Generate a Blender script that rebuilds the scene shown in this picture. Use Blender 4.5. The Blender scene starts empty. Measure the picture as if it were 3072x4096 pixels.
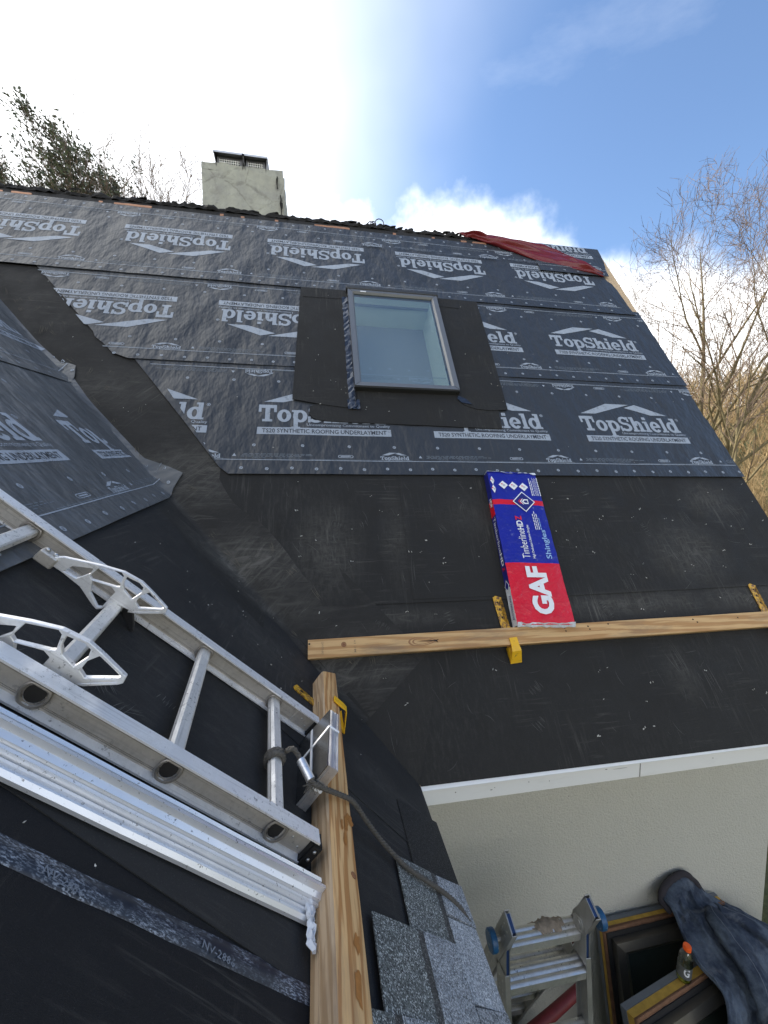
import bpy, bmesh, math, random
from mathutils import Vector, Matrix, noise
R_ = math.radians
random.seed(7)
scene = bpy.context.scene
COL = scene.collection

# ------------------------------------------------------------------ camera, sky, sun, exposure
def make_camera():
    yaw, pitch, roll = R_(9.759), R_(-4.257), R_(0.183)
    F = Vector((math.sin(yaw)*math.cos(pitch), math.cos(yaw)*math.cos(pitch), math.sin(pitch)))
    R = Vector((math.cos(yaw), -math.sin(yaw), 0)); U = R.cross(F)
    R2 = R*math.cos(roll)+U*math.sin(roll); U2 = U*math.cos(roll)-R*math.sin(roll)
    m = Matrix((R2, U2, -F)).transposed().to_4x4(); m.translation = (-0.418, -1.544, 1.274)
    cd = bpy.data.cameras.new('camera'); c = bpy.data.objects.new('camera', cd); COL.objects.link(c)
    c.matrix_world = m; cd.sensor_fit = 'VERTICAL'; cd.sensor_height = 36; cd.lens = 14.108
    cd.clip_start = 0.02; cd.clip_end = 2000; scene.camera = c
make_camera()
SUN_AZ, SUN_EL = R_(-50), R_(36)          # azimuth measured from +Y (into the picture) towards +X
SUN_DIR = Vector((math.sin(SUN_AZ)*math.cos(SUN_EL), math.cos(SUN_AZ)*math.cos(SUN_EL), math.sin(SUN_EL)))
CLOUD_SHIFT = (0, 0, 0)
def make_world():
    w = bpy.data.worlds.new('World'); scene.world = w; w.use_nodes = True
    n, l = w.node_tree.nodes, w.node_tree.links; n.clear()
    out = n.new('ShaderNodeOutputWorld'); sky = n.new('ShaderNodeTexSky'); sky.sky_type = 'NISHITA'
    sky.sun_disc = False; sky.sun_elevation = SUN_EL; sky.sun_rotation = SUN_AZ
    sky.air_density = 1.0; sky.dust_density = 0.25; sky.ozone_density = 3.2
    bg = n.new('ShaderNodeBackground'); bg.inputs[1].default_value = 0.115; l.new(sky.outputs[0], bg.inputs[0])
    cb = n.new('ShaderNodeBackground'); cb.inputs[0].default_value = (0.985, 0.995, 1.0, 1); cb.inputs[1].default_value = 1.0
    tc = n.new('ShaderNodeTexCoord')
    def math_(op, a, b=None, c=None, clamp=False):
        m = n.new('ShaderNodeMath'); m.operation = op; m.use_clamp = clamp
        for i, v in enumerate((a, b, c)):
            if v is None: continue
            if isinstance(v, (int, float)): m.inputs[i].default_value = v
            else: l.new(v, m.inputs[i])
        return m.outputs[0]
    sep = n.new('ShaderNodeSeparateXYZ'); l.new(tc.outputs['Generated'], sep.inputs[0])
    def nz(scale, det, rough=0.55, stretch=None, shift=None):
        t = n.new('ShaderNodeTexNoise'); t.inputs['Scale'].default_value = scale; t.inputs['Detail'].default_value = det; t.inputs['Roughness'].default_value = rough
        src = tc.outputs['Generated']
        if stretch:
            mp = n.new('ShaderNodeMapping'); mp.inputs['Scale'].default_value = stretch; l.new(src, mp.inputs[0]); src = mp.outputs[0]
        if shift:
            mp = n.new('ShaderNodeMapping'); mp.inputs['Location'].default_value = shift; l.new(src, mp.inputs[0]); src = mp.outputs[0]
        l.new(src, t.inputs['Vector']); return t.outputs[0]
    # low bank of cumulus
    LOW = (-0.572, -0.472)
    big = nz(5.5, 6, 0.55, None, CLOUD_SHIFT); z = math_('MULTIPLY_ADD', big, 0.26, math_('MULTIPLY_ADD', math_('MAXIMUM', sep.outputs[0], 0.33), -0.42, math_('MULTIPLY', sep.outputs[2], -1.0)))
    low = n.new('ShaderNodeMapRange'); low.interpolation_type = 'SMOOTHSTEP'; l.new(z, low.inputs[0])
    low.inputs[1].default_value = LOW[0]; low.inputs[2].default_value = LOW[1]
    # bright veil of thin cloud on the sun's side of the sky
    dot = n.new('ShaderNodeVectorMath'); dot.operation = 'DOT_PRODUCT'; l.new(tc.outputs['Generated'], dot.inputs[0]); dot.inputs[1].default_value = (-0.86, 0.37, 0.37)
    soft = nz(2.2, 4, 0.5)
    v = math_('MULTIPLY_ADD', soft, 0.26, dot.outputs['Value'])
    veil = n.new('ShaderNodeMapRange'); veil.interpolation_type = 'SMOOTHSTEP'; l.new(v, veil.inputs[0])
    veil.inputs[1].default_value = 0.33; veil.inputs[2].default_value = 1.06
    wisp = nz(2.6, 7, 0.62, (0.6, 1.0, 2.2))
    ws = n.new('ShaderNodeMapRange'); l.new(wisp, ws.inputs[0]); ws.inputs[1].default_value = 0.56; ws.inputs[2].default_value = 0.95; ws.inputs[4].default_value = 0.16
    m1 = math_('MAXIMUM', low.outputs[0], veil.outputs[0]); m2 = math_('MAXIMUM', m1, ws.outputs[0], clamp=True)
    mix = n.new('ShaderNodeMixShader'); l.new(m2, mix.inputs[0]); l.new(bg.outputs[0], mix.inputs[1]); l.new(cb.outputs[0], mix.inputs[2])
    l.new(mix.outputs[0], out.inputs[0])
make_world()
sl = bpy.data.lights.new('sun', 'SUN'); so = bpy.data.objects.new('sun', sl); COL.objects.link(so)
sl.energy = 3.0; sl.angle = R_(0.5); sl.color = (1.0, 0.93, 0.82)
so.rotation_euler = (-SUN_DIR).to_track_quat('-Z', 'Y').to_euler()
vs = scene.view_settings; vs.view_transform = 'Standard'; vs.look = 'None'; vs.gamma = 1; vs.exposure = 1.2
vs.use_curve_mapping = False

# ------------------------------------------------------------------ frames of the two roof slopes
A, B = R_(56.386), R_(44.637)
cA, sA, cB, sB = math.cos(A), math.sin(A), math.cos(B), math.sin(B)
def frame(o, ex, ey, ez):
    m = Matrix((Vector(ex), Vector(ey), Vector(ez))).transposed().to_4x4(); m.translation = o; return m
MF = frame((0, 0, 0), (1, 0, 0), (0, cA, sA), (0, -sA, cA))      # main slope: (along ridge, up slope, out)
LF = frame((0, 0, 0), (0, 1, 0), (-cB, 0, sB), (sB, 0, cB))      # side slope: (towards main roof, up slope, out)
GZ = -2.7                                                        # ground level
SR = 4.464                                                       # ridge, measured up the main slope
tL = Vector((sB/math.tan(A), 1)).normalized(); nL = Vector((tL.y, -tL.x))
tM = Vector((-cB, sB/sA)).normalized(); nM = Vector((tM.y, -tM.x))
LFi = LF.inverted()
def fold(y, s, h=0.0):
    """side slope point, wrapped over the valley on to the main slope; returned in side slope coordinates"""
    q = Vector((y, s)); d = q.dot(nL); e = 0.05
    def onL(): return Vector((y, s, h))
    def onM():
        p = q.dot(tL)*tM + d*nM
        return LFi @ (MF @ Vector((p.x, p.y, h)))
    if d <= -e: return onL()
    if d >= e: return onM()
    t = (d+e)/(2*e); lift = 0.010*(1-(d/e)**2)
    v = onL().lerp(onM(), t); return v + Vector((0, 0.0, lift))
def m2l(x, s):                                                   # main slope point -> unfolded side slope point
    p = Vector((x, s)); return p.dot(tM)*tL + p.dot(nM)*nL

# ------------------------------------------------------------------ objects
def tag(o, label=None, cat=None, group=None, kind=None):
    if label: o['label'] = label
    if cat: o['category'] = cat
    if group: o['group'] = group
    if kind: o['kind'] = kind
    return o
def thing(name, label, cat, m=None, group=None):
    o = bpy.data.objects.new(name, None); COL.objects.link(o); o.empty_display_size = 0.1
    if m is not None: o.matrix_world = m
    return tag(o, label, cat, group)
def copy_tree(o, parent=None):
    c = o.copy(); COL.objects.link(c); c.parent = parent
    for ch in list(o.children): copy_tree(ch, c)
    return c
class MB:
    def __init__(s): s.v = []; s.f = []; s.mi = []; s.cur = 0
    def vert(s, *p): s.v.append(tuple(p[0]) if len(p) == 1 else tuple(p)); return len(s.v)-1
    def face(s, *i): s.f.append(tuple(i)); s.mi.append(s.cur)
    def poly(s, pts): s.face(*[s.vert(p) for p in pts])
    def box(s, x0, x1, y0, y1, z0, z1, m=None):
        P = [Vector((x, y, z)) for z in (z0, z1) for y in (y0, y1) for x in (x0, x1)]
        if m is not None: P = [m @ p for p in P]
        b = len(s.v); s.v += [tuple(p) for p in P]
        for q in ((0, 2, 3, 1), (4, 5, 7, 6), (0, 1, 5, 4), (2, 6, 7, 3), (0, 4, 6, 2), (1, 3, 7, 5)): s.face(*[b+i for i in q])
        return s
    def prism(s, pts, z0, z1, m=None, cap=True):
        n = len(pts); b = len(s.v)
        for z in (z0, z1):
            for p in pts:
                q = Vector((p[0], p[1], z)); s.v.append(tuple(m @ q if m is not None else q))
        if cap: s.face(*[b+i for i in range(n)][::-1]); s.face(*[b+n+i for i in range(n)])
        for i in range(n): j = (i+1) % n; s.face(b+i, b+j, b+n+j, b+n+i)
        return s
    def loft(s, rings, closed=True, caps=False):
        n = len(rings[0]); b = len(s.v)
        for r in rings: s.v += [tuple(p) for p in r]
        for k in range(len(rings)-1):
            for i in range(n if closed else n-1):
                j = (i+1) % n; s.face(b+k*n+i, b+k*n+j, b+(k+1)*n+j, b+(k+1)*n+i)
        if caps: s.face(*[b+i for i in range(n)][::-1]); s.face(*[b+(len(rings)-1)*n+i for i in range(n)])
        return s
    def tube(s, path, rad, n=8, caps=True, sq=1.0):
        path = [Vector(p) for p in path]; rings = []; up = Vector((0.13, 0.27, 0.95))
        for i, p in enumerate(path):
            t = (path[min(i+1, len(path)-1)]-path[max(i-1, 0)]).normalized()
            a = t.cross(up)
            if a.length < 0.1: a = t.cross(Vector((1, 0, 0)))
            a.normalize(); c = a.cross(t); r = rad[i] if isinstance(rad, (list, tuple)) else rad
            rings.append([p + a*r*math.cos(2*math.pi*k/n) + c*r*sq*math.sin(2*math.pi*k/n) for k in range(n)])
        return s.loft(rings, True, caps)
    def lathe(s, prof, m=None, n=20, cap=True):
        rings = []
        for r, z in prof:
            ring = [Vector((r*math.cos(2*math.pi*k/n), r*math.sin(2*math.pi*k/n), z)) for k in range(n)]
            rings.append([m @ p for p in ring] if m is not None else ring)
        return s.loft(rings, True, cap)
    def build(s, name, mat, parent=None, m=None, smooth=False, bevel=0, seg=1, kind=None):
        me = bpy.data.meshes.new(name); me.from_pydata(s.v, [], s.f)
        mats = mat if isinstance(mat, (list, tuple)) else [mat]
        for k in mats: me.materials.append(k)
        if len(mats) > 1: me.polygons.foreach_set('material_index', s.mi)
        bm = bmesh.new(); bm.from_mesh(me); bmesh.ops.recalc_face_normals(bm, faces=bm.faces)
        if bevel:
            es = [e for e in bm.edges if len(e.link_faces) == 2 and e.calc_face_angle(0) > 0.6]
            bmesh.ops.bevel(bm, geom=es, offset=bevel, segments=seg, affect='EDGES', clamp_overlap=True)
        bm.to_mesh(me); bm.free()
        if smooth: me.polygons.foreach_set('use_smooth', [True]*len(me.polygons))
        o = bpy.data.objects.new(name, me); COL.objects.link(o)
        if parent is not None: o.parent = parent
        if m is not None: o.matrix_local = m
        if smooth == 'auto':
            md = o.modifiers.new('smooth', 'EDGE_SPLIT'); md.split_angle = R_(35)
        if kind: o['kind'] = kind
        return o
def nz3(x, y, z=0.0): return noise.noise(Vector((x, y, z)))

# ------------------------------------------------------------------ materials
def newmat(name):
    m = bpy.data.materials.new(name); m.use_nodes = True; nt = m.node_tree
    return m, nt.nodes, nt.links, nt.nodes['Principled BSDF']
class NB:
    """small helper for node graphs"""
    def __init__(s, name):
        s.m, s.n, s.l, s.b = newmat(name); s.tc = s.n.new('ShaderNodeTexCoord'); s.obj = s.tc.outputs['Object']
        s.geo = s.n.new('ShaderNodeNewGeometry'); s.pos = s.geo.outputs['Position']
    def set(s, **k):
        for a, v in k.items():
            i = s.b.inputs[a.replace('_', ' ')]
            if hasattr(v, 'is_linked'): s.l.new(v, i)
            elif isinstance(v, tuple): i.default_value = (*v, 1) if len(v) == 3 else v
            else: i.default_value = v
        return s
    def map(s, src, scale=(1, 1, 1), rot=(0, 0, 0), loc=(0, 0, 0)):
        p = s.n.new('ShaderNodeMapping'); p.inputs['Scale'].default_value = scale; p.inputs['Rotation'].default_value = rot; p.inputs['Location'].default_value = loc
        s.l.new(src, p.inputs[0]); return p.outputs[0]
    def noise(s, src, scale, det=4, rough=0.55, dist=0.0):
        t = s.n.new('ShaderNodeTexNoise'); s.l.new(src, t.inputs['Vector']); t.inputs['Scale'].default_value = scale
        t.inputs['Detail'].default_value = det; t.inputs['Roughness'].default_value = rough; t.inputs['Distortion'].default_value = dist; return t.outputs[0]
    def vor(s, src, scale, feat='F1', out=0):
        t = s.n.new('ShaderNodeTexVoronoi'); t.feature = feat; s.l.new(src, t.inputs['Vector']); t.inputs['Scale'].default_value = scale; return t.outputs[out]
    def wave(s, src, scale, dist, det=3, dscale=1.0, typ='BANDS', direction='X'):
        t = s.n.new('ShaderNodeTexWave'); t.wave_type = typ
        if typ == 'BANDS': t.bands_direction = direction
        s.l.new(src, t.inputs['Vector']); t.inputs['Scale'].default_value = scale; t.inputs['Distortion'].default_value = dist
        t.inputs['Detail'].default_value = det; t.inputs['Detail Scale'].default_value = dscale; return t.outputs['Fac']
    def rng(s, src, a, b, c=0.0, d=1.0):
        t = s.n.new('ShaderNodeMapRange'); s.l.new(src, t.inputs[0])
        for i, v in enumerate((a, b, c, d)): t.inputs[i+1].default_value = v
        return t.outputs[0]
    def math(s, op, a, b=0.0):
        t = s.n.new('ShaderNodeMath'); t.operation = op; t.use_clamp = op in ('ADD', 'MULTIPLY', 'MAXIMUM')
        for i, v in enumerate((a, b)):
            if isinstance(v, (int, float)): t.inputs[i].default_value = v
            else: s.l.new(v, t.inputs[i])
        return t.outputs[0]
    def mix(s, fac, a, b):
        t = s.n.new('ShaderNodeMix'); t.data_type = 'RGBA'
        for i, v in ((0, fac), (6, a), (7, b)):
            if isinstance(v, tuple): t.inputs[i].default_value = (*v, 1) if len(v) == 3 else v
            elif isinstance(v, (int, float)): t.inputs[i].default_value = v
            else: s.l.new(v, t.inputs[i])
        return t.outputs[2]
    def bump(s, h, strength=0.3, dist=0.01, prev=None):
        t = s.n.new('ShaderNodeBump'); t.inputs['Strength'].default_value = strength; t.inputs['Distance'].default_value = dist
        s.l.new(h, t.inputs['Height'])
        if prev is not None: s.l.new(prev, t.inputs['Normal'])
        return t.outputs[0]
def simple(name, col, rough=0.5, metal=0.0, var=0.12, scale=20, bump=0.0, bscale=60, **kw):
    k = NB(name); n1 = k.noise(k.obj, scale, 5); c = k.mix(n1, tuple(x*(1-var) for x in col), tuple(min(1, x*(1+var)) for x in col))
    k.set(Base_Color=c, Roughness=rough, Metallic=metal, **kw)
    if bump: k.set(Normal=k.bump(k.noise(k.obj, bscale, 4), bump, 0.004))
    return k.m
def membrane_mat(name, base, scuff=0.5, grain=0.4, dusty=()):
    k = NB(name); P = k.obj
    fine = k.noise(P, 420, 2, 0.6); mid = k.noise(P, 7, 5, 0.6); gr = k.noise(P, 900, 1)
    # drag marks and dusty boot scuffs, mostly running down the slope
    st1 = k.noise(k.map(P, (60, 3.0, 1), (0, 0, 0.25)), 1.0, 6, 0.7, 0.6); st2 = k.noise(k.map(P, (3.5, 70, 1), (0, 0, 0.5)), 1.0, 5, 0.7, 0.4)
    msk = k.rng(k.noise(P, 2.1, 3, 0.6), 0.50, 0.72); msk2 = k.rng(k.noise(k.map(P, loc=(5, 3, 1)), 3.3, 3, 0.6), 0.52, 0.74)
    s1 = k.math('MULTIPLY', k.rng(st1, 0.53, 0.72), msk); s2 = k.math('MULTIPLY', k.rng(st2, 0.55, 0.74), msk2)
    dust = k.math('MULTIPLY', k.rng(k.noise(k.map(P, (60, 16, 1), (0, 0, 0.5)), 1.0, 7, 0.8), 0.48, 0.72), k.rng(k.noise(k.map(P, loc=(2, 8, 0)), 1.6, 3), 0.42, 0.66))
    sc = k.math('MULTIPLY', k.math('ADD', k.math('MAXIMUM', s1, s2), k.math('MULTIPLY', dust, 0.22)), scuff)
    if dusty:
        tot = None; fineb = k.noise(P, 5.5, 4, 0.6, 0.4)
        for (cx, cy, rx, ry, wt) in dusty:
            v = k.n.new('ShaderNodeVectorMath'); v.operation = 'LENGTH'; k.l.new(k.map(P, (1/rx, 1/ry, 0), (0, 0, 0), (-cx/rx, -cy/ry, 0)), v.inputs[0])
            g = k.math('MULTIPLY', k.rng(v.outputs['Value'], 1.0, 0.0), wt); tot = g if tot is None else k.math('MAXIMUM', tot, g)
        sm = k.noise(k.map(P, (38, 8, 1), (0, 0, 0.35)), 1.0, 7, 0.75, 1.2); sm2 = k.noise(k.map(P, (9, 26, 1), (0, 0, 0.6)), 1.0, 7, 0.78, 1.5)
        sc = k.math('ADD', sc, k.math('MULTIPLY', tot, k.math('ADD', k.math('MULTIPLY', k.rng(k.math('MAXIMUM', sm, sm2), 0.46, 0.72), 0.8), k.math('MULTIPLY', fineb, 0.22))))
    c0 = k.mix(mid, tuple(x*0.82 for x in base), tuple(x*1.2 for x in base)); c0 = k.mix(k.rng(fine, 0.60, 0.74, 0, 0.5), c0, tuple(x*3.2 for x in base))
    c = k.mix(sc, c0, (0.20, 0.19, 0.165))
    k.set(Base_Color=c, Roughness=k.rng(mid, 0.3, 0.7, 0.62, 0.8), Normal=k.bump(gr, grain, 0.0015, k.bump(mid, 0.25, 0.012))); k.b.inputs['Specular IOR Level'].default_value = 0.26
    return k.m
M = {}
M['membrane'] = membrane_mat('self_adhered_membrane', (0.0200, 0.0193, 0.0178), 0.5, 0.5, ((1.3, .72, .75, .085, .55), (2.1, .72, .45, .09, .6), (1.85, 1.02, .34, .26, .55), (2.2, 1.40, .28, .18, .45), (0.0, .71, .42, .06, .4), (-.35, 1.1, .22, .34, .5), (.02, 1.15, .10, .36, .3), (1.45, .34, .12, .20, .3), (.45, 1.3, .25, .2, .2)))
M['membrane_old'] = membrane_mat('dusty_membrane', (0.0225, 0.0215, 0.0195), 0.5, 0.5, ((.26, .55, .12, .34, .75), (.55, 1.15, .16, .42, .8), (.85, 1.75, .17, .45, .7), (1.2, 2.6, .14, .5, .4), (.42, .95, .08, .30, .5)))
M['membrane_eave'] = membrane_mat('eave_membrane', (0.0235, 0.023, 0.0225), 0.45, 0.5, ((-.2, .3, .12, .22, .3), (-.45, .55, .2, .2, .25), (.1, .9, .25, .3, .3)))
M['membrane_near'] = membrane_mat('granular_membrane', (0.0105, 0.0105, 0.0115), 0.45, 0.9)
def underlayment_mat(name, base, crease):
    k = NB(name); P = k.obj
    rip = k.noise(k.map(P, (24, 6, 1), (0, 0, -0.7)), 1.0, 3, 0.5, 0.6); big = k.noise(k.map(P, (5, 2.2, 1), (0, 0, -0.5)), 1.0, 4)
    wv = k.noise(P, 1100, 1); d = k.rng(k.noise(P, 9, 7, 0.75), 0.56, 0.8, 0, 0.35)
    str_ = k.math('MULTIPLY', k.rng(k.noise(k.map(P, (48, 2.2, 1), (0, 0, -0.1)), 1.0, 5, 0.7), 0.58, 0.8), k.rng(k.noise(P, 1.7, 3), 0.45, 0.7))
    c = k.mix(d, base, (0.085, 0.083, 0.078)); c = k.mix(k.math('MULTIPLY', str_, 0.55), c, (0.14, 0.135, 0.125))
    nrm = k.bump(big, crease, 0.05); nrm = k.bump(rip, crease*0.24, 0.009, nrm); nrm = k.bump(wv, 0.25, 0.0008, nrm)
    k.set(Base_Color=c, Roughness=0.42, Normal=nrm); k.b.inputs['Specular IOR Level'].default_value = 0.5
    return k.m
M['under'] = underlayment_mat('woven_underlayment', (0.037, 0.040, 0.044), 0.95)
M['under_side'] = underlayment_mat('worn_brightened_underlayment', (0.088, 0.094, 0.099), 1.0)  # worn sheet, base colour also raised to make up for weak sky light
def print_mat(name, col, worn):
    k = NB(name); P = k.obj; big = k.noise(k.map(P, (5, 2.2, 1), (0, 0, -0.5)), 1.0, 4)
    w = k.math('MULTIPLY', k.rng(k.noise(P, 24, 7, 0.75), 0.52, 0.72), worn); w2 = k.math('MULTIPLY', k.rng(k.noise(P, 600, 2), 0.55, 0.7), 0.25)
    c = k.mix(k.math('MAXIMUM', w, w2), col, tuple(x*0.22 for x in col))
    k.set(Base_Color=c, Roughness=0.5, Normal=k.bump(big, 0.4, 0.05)); k.b.inputs['Specular IOR Level'].default_value = 0.4
    return k.m
M['print'] = print_mat('pale_grey_ink', (0.34, 0.38, 0.43), 0.7)
M['print_dim'] = print_mat('faint_grey_ink', (0.17, 0.195, 0.22), 0.7)
M['print_dark'] = print_mat('dark_lettering', (0.028, 0.031, 0.036), 0.0)
def wood_mat(name, light, dark, axis, grime, ring=26):
    k = NB(name); P = k.obj
    sc = [1, 1, 1]; sc[axis] = 0.06
    warp = k.map(P, tuple(sc)); g = k.wave(warp, ring, 5.0, 4, 3.2, 'BANDS', 'DIAGONAL')
    sc2 = [190, 190, 190]; sc2[axis] = 4
    fib = k.noise(k.map(P, tuple(sc2)), 1.0, 4, 0.7)
    sc3 = [9, 9, 9]; sc3[axis] = 1.8
    blot = k.noise(k.map(P, tuple(sc3)), 1.0, 6, 0.7)
    c = k.mix(k.rng(g, 0.25, 0.85), light, dark); c = k.mix(k.rng(fib, 0.5, 0.75, 0, 0.35), c, tuple(x*0.55 for x in dark))
    c = k.mix(k.math('MULTIPLY', k.rng(blot, 0.52, 0.8), grime), c, (0.16, 0.12, 0.085))
    spots = k.rng(k.vor(P, 34), 0.0, 0.09, 1, 0); keep = k.rng(k.noise(P, 14, 2), 0.60, 0.64)
    c = k.mix(k.math('MULTIPLY', k.math('MULTIPLY', spots, keep), 0.8), c, (0.035, 0.025, 0.018))
    k.set(Base_Color=c, Roughness=0.72, Normal=k.bump(fib, 0.25, 0.003, k.bump(g, 0.12, 0.002))); return k.m
M['plank'] = wood_mat('weathered_pine', (0.60, 0.385, 0.175), (0.43, 0.235, 0.09), 0, 0.95, 16)
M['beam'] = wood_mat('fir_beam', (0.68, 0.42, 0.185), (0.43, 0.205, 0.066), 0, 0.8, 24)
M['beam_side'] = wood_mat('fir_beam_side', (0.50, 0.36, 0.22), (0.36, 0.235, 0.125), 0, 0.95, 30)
M['knot'] = simple('pine_knot', (0.24, 0.105, 0.045), 0.7, 0, 0.35, 60)
M['pitch_stain'] = simple('resin_stain', (0.36, 0.15, 0.035), 0.45, 0, 0.35, 90)
M['osb'] = simple('strand_board', (0.55, 0.40, 0.24), 0.8, 0, 0.3, 45, 0.4, 50)
M['bracket'] = None
def chipped(name, col, under, amount, rough=0.45, scale=16):
    k = NB(name); P = k.obj; w = k.rng(k.noise(P, scale*3, 7, 0.8), 0.62-amount*0.25, 0.66-amount*0.25)
    v = k.noise(P, scale, 3); c = k.mix(v, tuple(x*0.85 for x in col), tuple(min(1, x*1.1) for x in col)); c = k.mix(w, c, under)
    k.set(Base_Color=c, Roughness=rough, Normal=k.bump(w, 0.2, -0.001)); return k.m
M['bracket'] = chipped('chipped_yellow_paint', (0.82, 0.46, 0.015), (0.13, 0.085, 0.045), 0.12)
M['bracket_worn'] = chipped('rusted_yellow_paint', (0.66, 0.37, 0.025), (0.17, 0.085, 0.035), 0.5)
def alu(name, col, rough, dirt, spots=0.3, axis=0, metal=0.92):
    k = NB(name); P = k.obj; sc = [160, 160, 160]; sc[axis] = 5
    br = k.noise(k.map(P, tuple(sc)), 1.0, 3, 0.6); bl = k.noise(P, 11, 6, 0.7); sp = k.math('MULTIPLY', k.math('MULTIPLY', k.rng(k.noise(P, 95, 5, 0.75), 0.57, 0.65), k.rng(k.noise(P, 8, 2), 0.42, 0.6)), spots)
    c = k.mix(k.math('MULTIPLY', k.rng(bl, 0.4, 0.75), dirt), col, (0.24, 0.215, 0.175)); c = k.mix(k.rng(br, 0.56, 0.74, 0, 0.45), c, tuple(x*0.45 for x in col)); c = k.mix(sp, c, (0.06, 0.055, 0.05))
    k.set(Base_Color=c, Metallic=k.rng(bl, 0.4, 0.8, metal, metal-0.35), Roughness=k.rng(bl, 0.3, 0.75, rough, rough+0.22), Normal=k.bump(br, 0.07, 0.002)); return k.m
M['alu'] = alu('ladder_aluminium', (0.93, 0.93, 0.93), 0.36, 0.4, 0.7, 1, 0.5)
M['alu_web'] = alu('dirty_aluminium', (0.64, 0.60, 0.54), 0.40, 0.75, 0.5, 1, 0.6)
M['alu_rung'] = alu('scuffed_rung', (0.92, 0.90, 0.86), 0.34, 0.5, 0.95, 0, 0.62)
M['alu_dark'] = alu('swaged_ring', (0.42, 0.39, 0.35), 0.5, 0.8, 0.2)
M['alu_clean'] = alu('mill_aluminium', (0.86, 0.86, 0.86), 0.3, 0.12, 0.05)
M['alu_fold'] = alu('folding_ladder_aluminium', (0.46, 0.455, 0.44), 0.38, 0.35, 0.25, 2)
M['tread'] = alu('dirty_tread', (0.74, 0.73, 0.70), 0.34, 0.55, 0.95, 0)
def trim_mat():
    k = NB('coated_aluminium'); P = k.obj; sp = k.math('MULTIPLY', k.rng(k.noise(P, 120, 4, 0.7), 0.63, 0.68), 0.8); bl = k.noise(k.map(P, (3, 20, 20)), 1.0, 4)
    c = k.mix(bl, (0.72, 0.73, 0.75), (0.85, 0.86, 0.87)); c = k.mix(sp, c, (0.11, 0.10, 0.09))
    k.set(Base_Color=c, Metallic=0.55, Roughness=0.33); return k.m
M['trim'] = trim_mat()
M['rubber'] = simple('black_rubber', (0.012, 0.012, 0.012), 0.55, 0, 0.2, 30)
M['black_plastic'] = simple('black_plastic', (0.02, 0.02, 0.022), 0.4)
M['rivet'] = simple('steel_rivet', (0.55, 0.55, 0.54), 0.35, 0.9, 0.15, 80)
M['white_paint'] = None
M['stain'] = simple('grime_mark', (0.22, 0.205, 0.18), 0.8, 0, 0.5, 60)
def white_paint():
    k = NB('grimy_white_trim'); P = k.obj; d = k.rng(k.noise(k.map(P, (3, 14, 14)), 1.0, 7, 0.75), 0.55, 0.8, 0, 0.55); sp = k.rng(k.noise(P, 55, 5, 0.8), 0.70, 0.74, 0, 0.8)
    c = k.mix(d, (0.80, 0.79, 0.75), (0.56, 0.54, 0.49)); c = k.mix(sp, c, (0.17, 0.155, 0.14)); k.set(Base_Color=c, Roughness=0.42, Normal=k.bump(k.noise(P, 14, 3), 0.08, 0.01)); return k.m
M['white_paint'] = white_paint()
def stucco(name, c1, c2, sc, bs, spots=0.5):
    k = NB(name); P = k.obj; n1 = k.noise(P, 2.2, 5, 0.6); g = k.noise(P, sc, 3, 0.6); pit = k.rng(k.noise(P, sc*0.42, 4, 0.7), 0.64, 0.72)
    c = k.mix(n1, c1, c2); c = k.mix(k.math('MULTIPLY', pit, spots), c, tuple(x*0.3 for x in c1)); c = k.mix(k.rng(g, 0.3, 0.7, 0, 0.3), c, tuple(min(1, x*1.2) for x in c2))
    k.set(Base_Color=c, Roughness=0.9, Normal=k.bump(g, bs, 0.012, k.bump(pit, 0.5, -0.006))); return k.m
M['wall'] = stucco('sage_stucco', (0.50, 0.485, 0.415), (0.56, 0.54, 0.465), 105, 0.65, 0.85)
def chimney_mat():
    k = NB('lichened_render'); P = k.obj; n1 = k.noise(P, 4.5, 6, 0.65); n2 = k.noise(P, 11, 6, 0.7, 0.6); g = k.noise(P, 70, 4)
    c = k.mix(k.rng(n1, 0.35, 0.65), (0.36, 0.355, 0.31), (0.50, 0.50, 0.405)); c = k.mix(k.rng(n2, 0.52, 0.72, 0, 0.65), c, (0.24, 0.235, 0.21))
    wrp = k.noise(P, 3, 4); ve = k.vor(k.map(P, (2.1, 2.1, 2.6)), 1.0, 'DISTANCE_TO_EDGE'); cr = k.rng(k.math('ADD', ve, k.math('MULTIPLY', k.noise(P, 9, 5, 0.7), 0.09)), 0.045, 0.062, 1, 0)
    c = k.mix(k.math('MULTIPLY', cr, 0.35), c, (0.16, 0.15, 0.12))
    k.set(Base_Color=c, Roughness=0.95, Normal=k.bump(g, 0.4, 0.01, k.bump(n2, 0.35, 0.015, k.bump(cr, 0.25, -0.006)))); return k.m
M['chimney'] = chimney_mat()
M['crack'] = simple('deep_crack', (0.02, 0.018, 0.016), 0.95)
M['iron'] = simple('grey_cowl_metal', (0.17, 0.17, 0.175), 0.5, 0.6, 0.25, 25)
M['iron_light'] = simple('galvanised_edge', (0.55, 0.56, 0.58), 0.4, 0.7, 0.2, 25)
M['mesh'] = simple('pale_mesh', (0.85, 0.85, 0.82), 0.6, 0.0)
M['sky_frame'] = simple('grey_skylight_cladding', (0.20, 0.205, 0.21), 0.36, 0.45, 0.1, 14)
M['sky_dark'] = simple('dark_skylight_cladding', (0.052, 0.052, 0.05), 0.42, 0.3, 0.15, 14)
M['shaft'] = simple('pale_shaft_board', (0.66, 0.735, 0.69), 0.7, 0, 0.05, 8)
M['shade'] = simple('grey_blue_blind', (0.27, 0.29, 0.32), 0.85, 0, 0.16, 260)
M['foil'] = simple('crinkled_dark_foil', (0.055, 0.065, 0.085), 0.24, 0.55, 0.6, 60)
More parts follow.
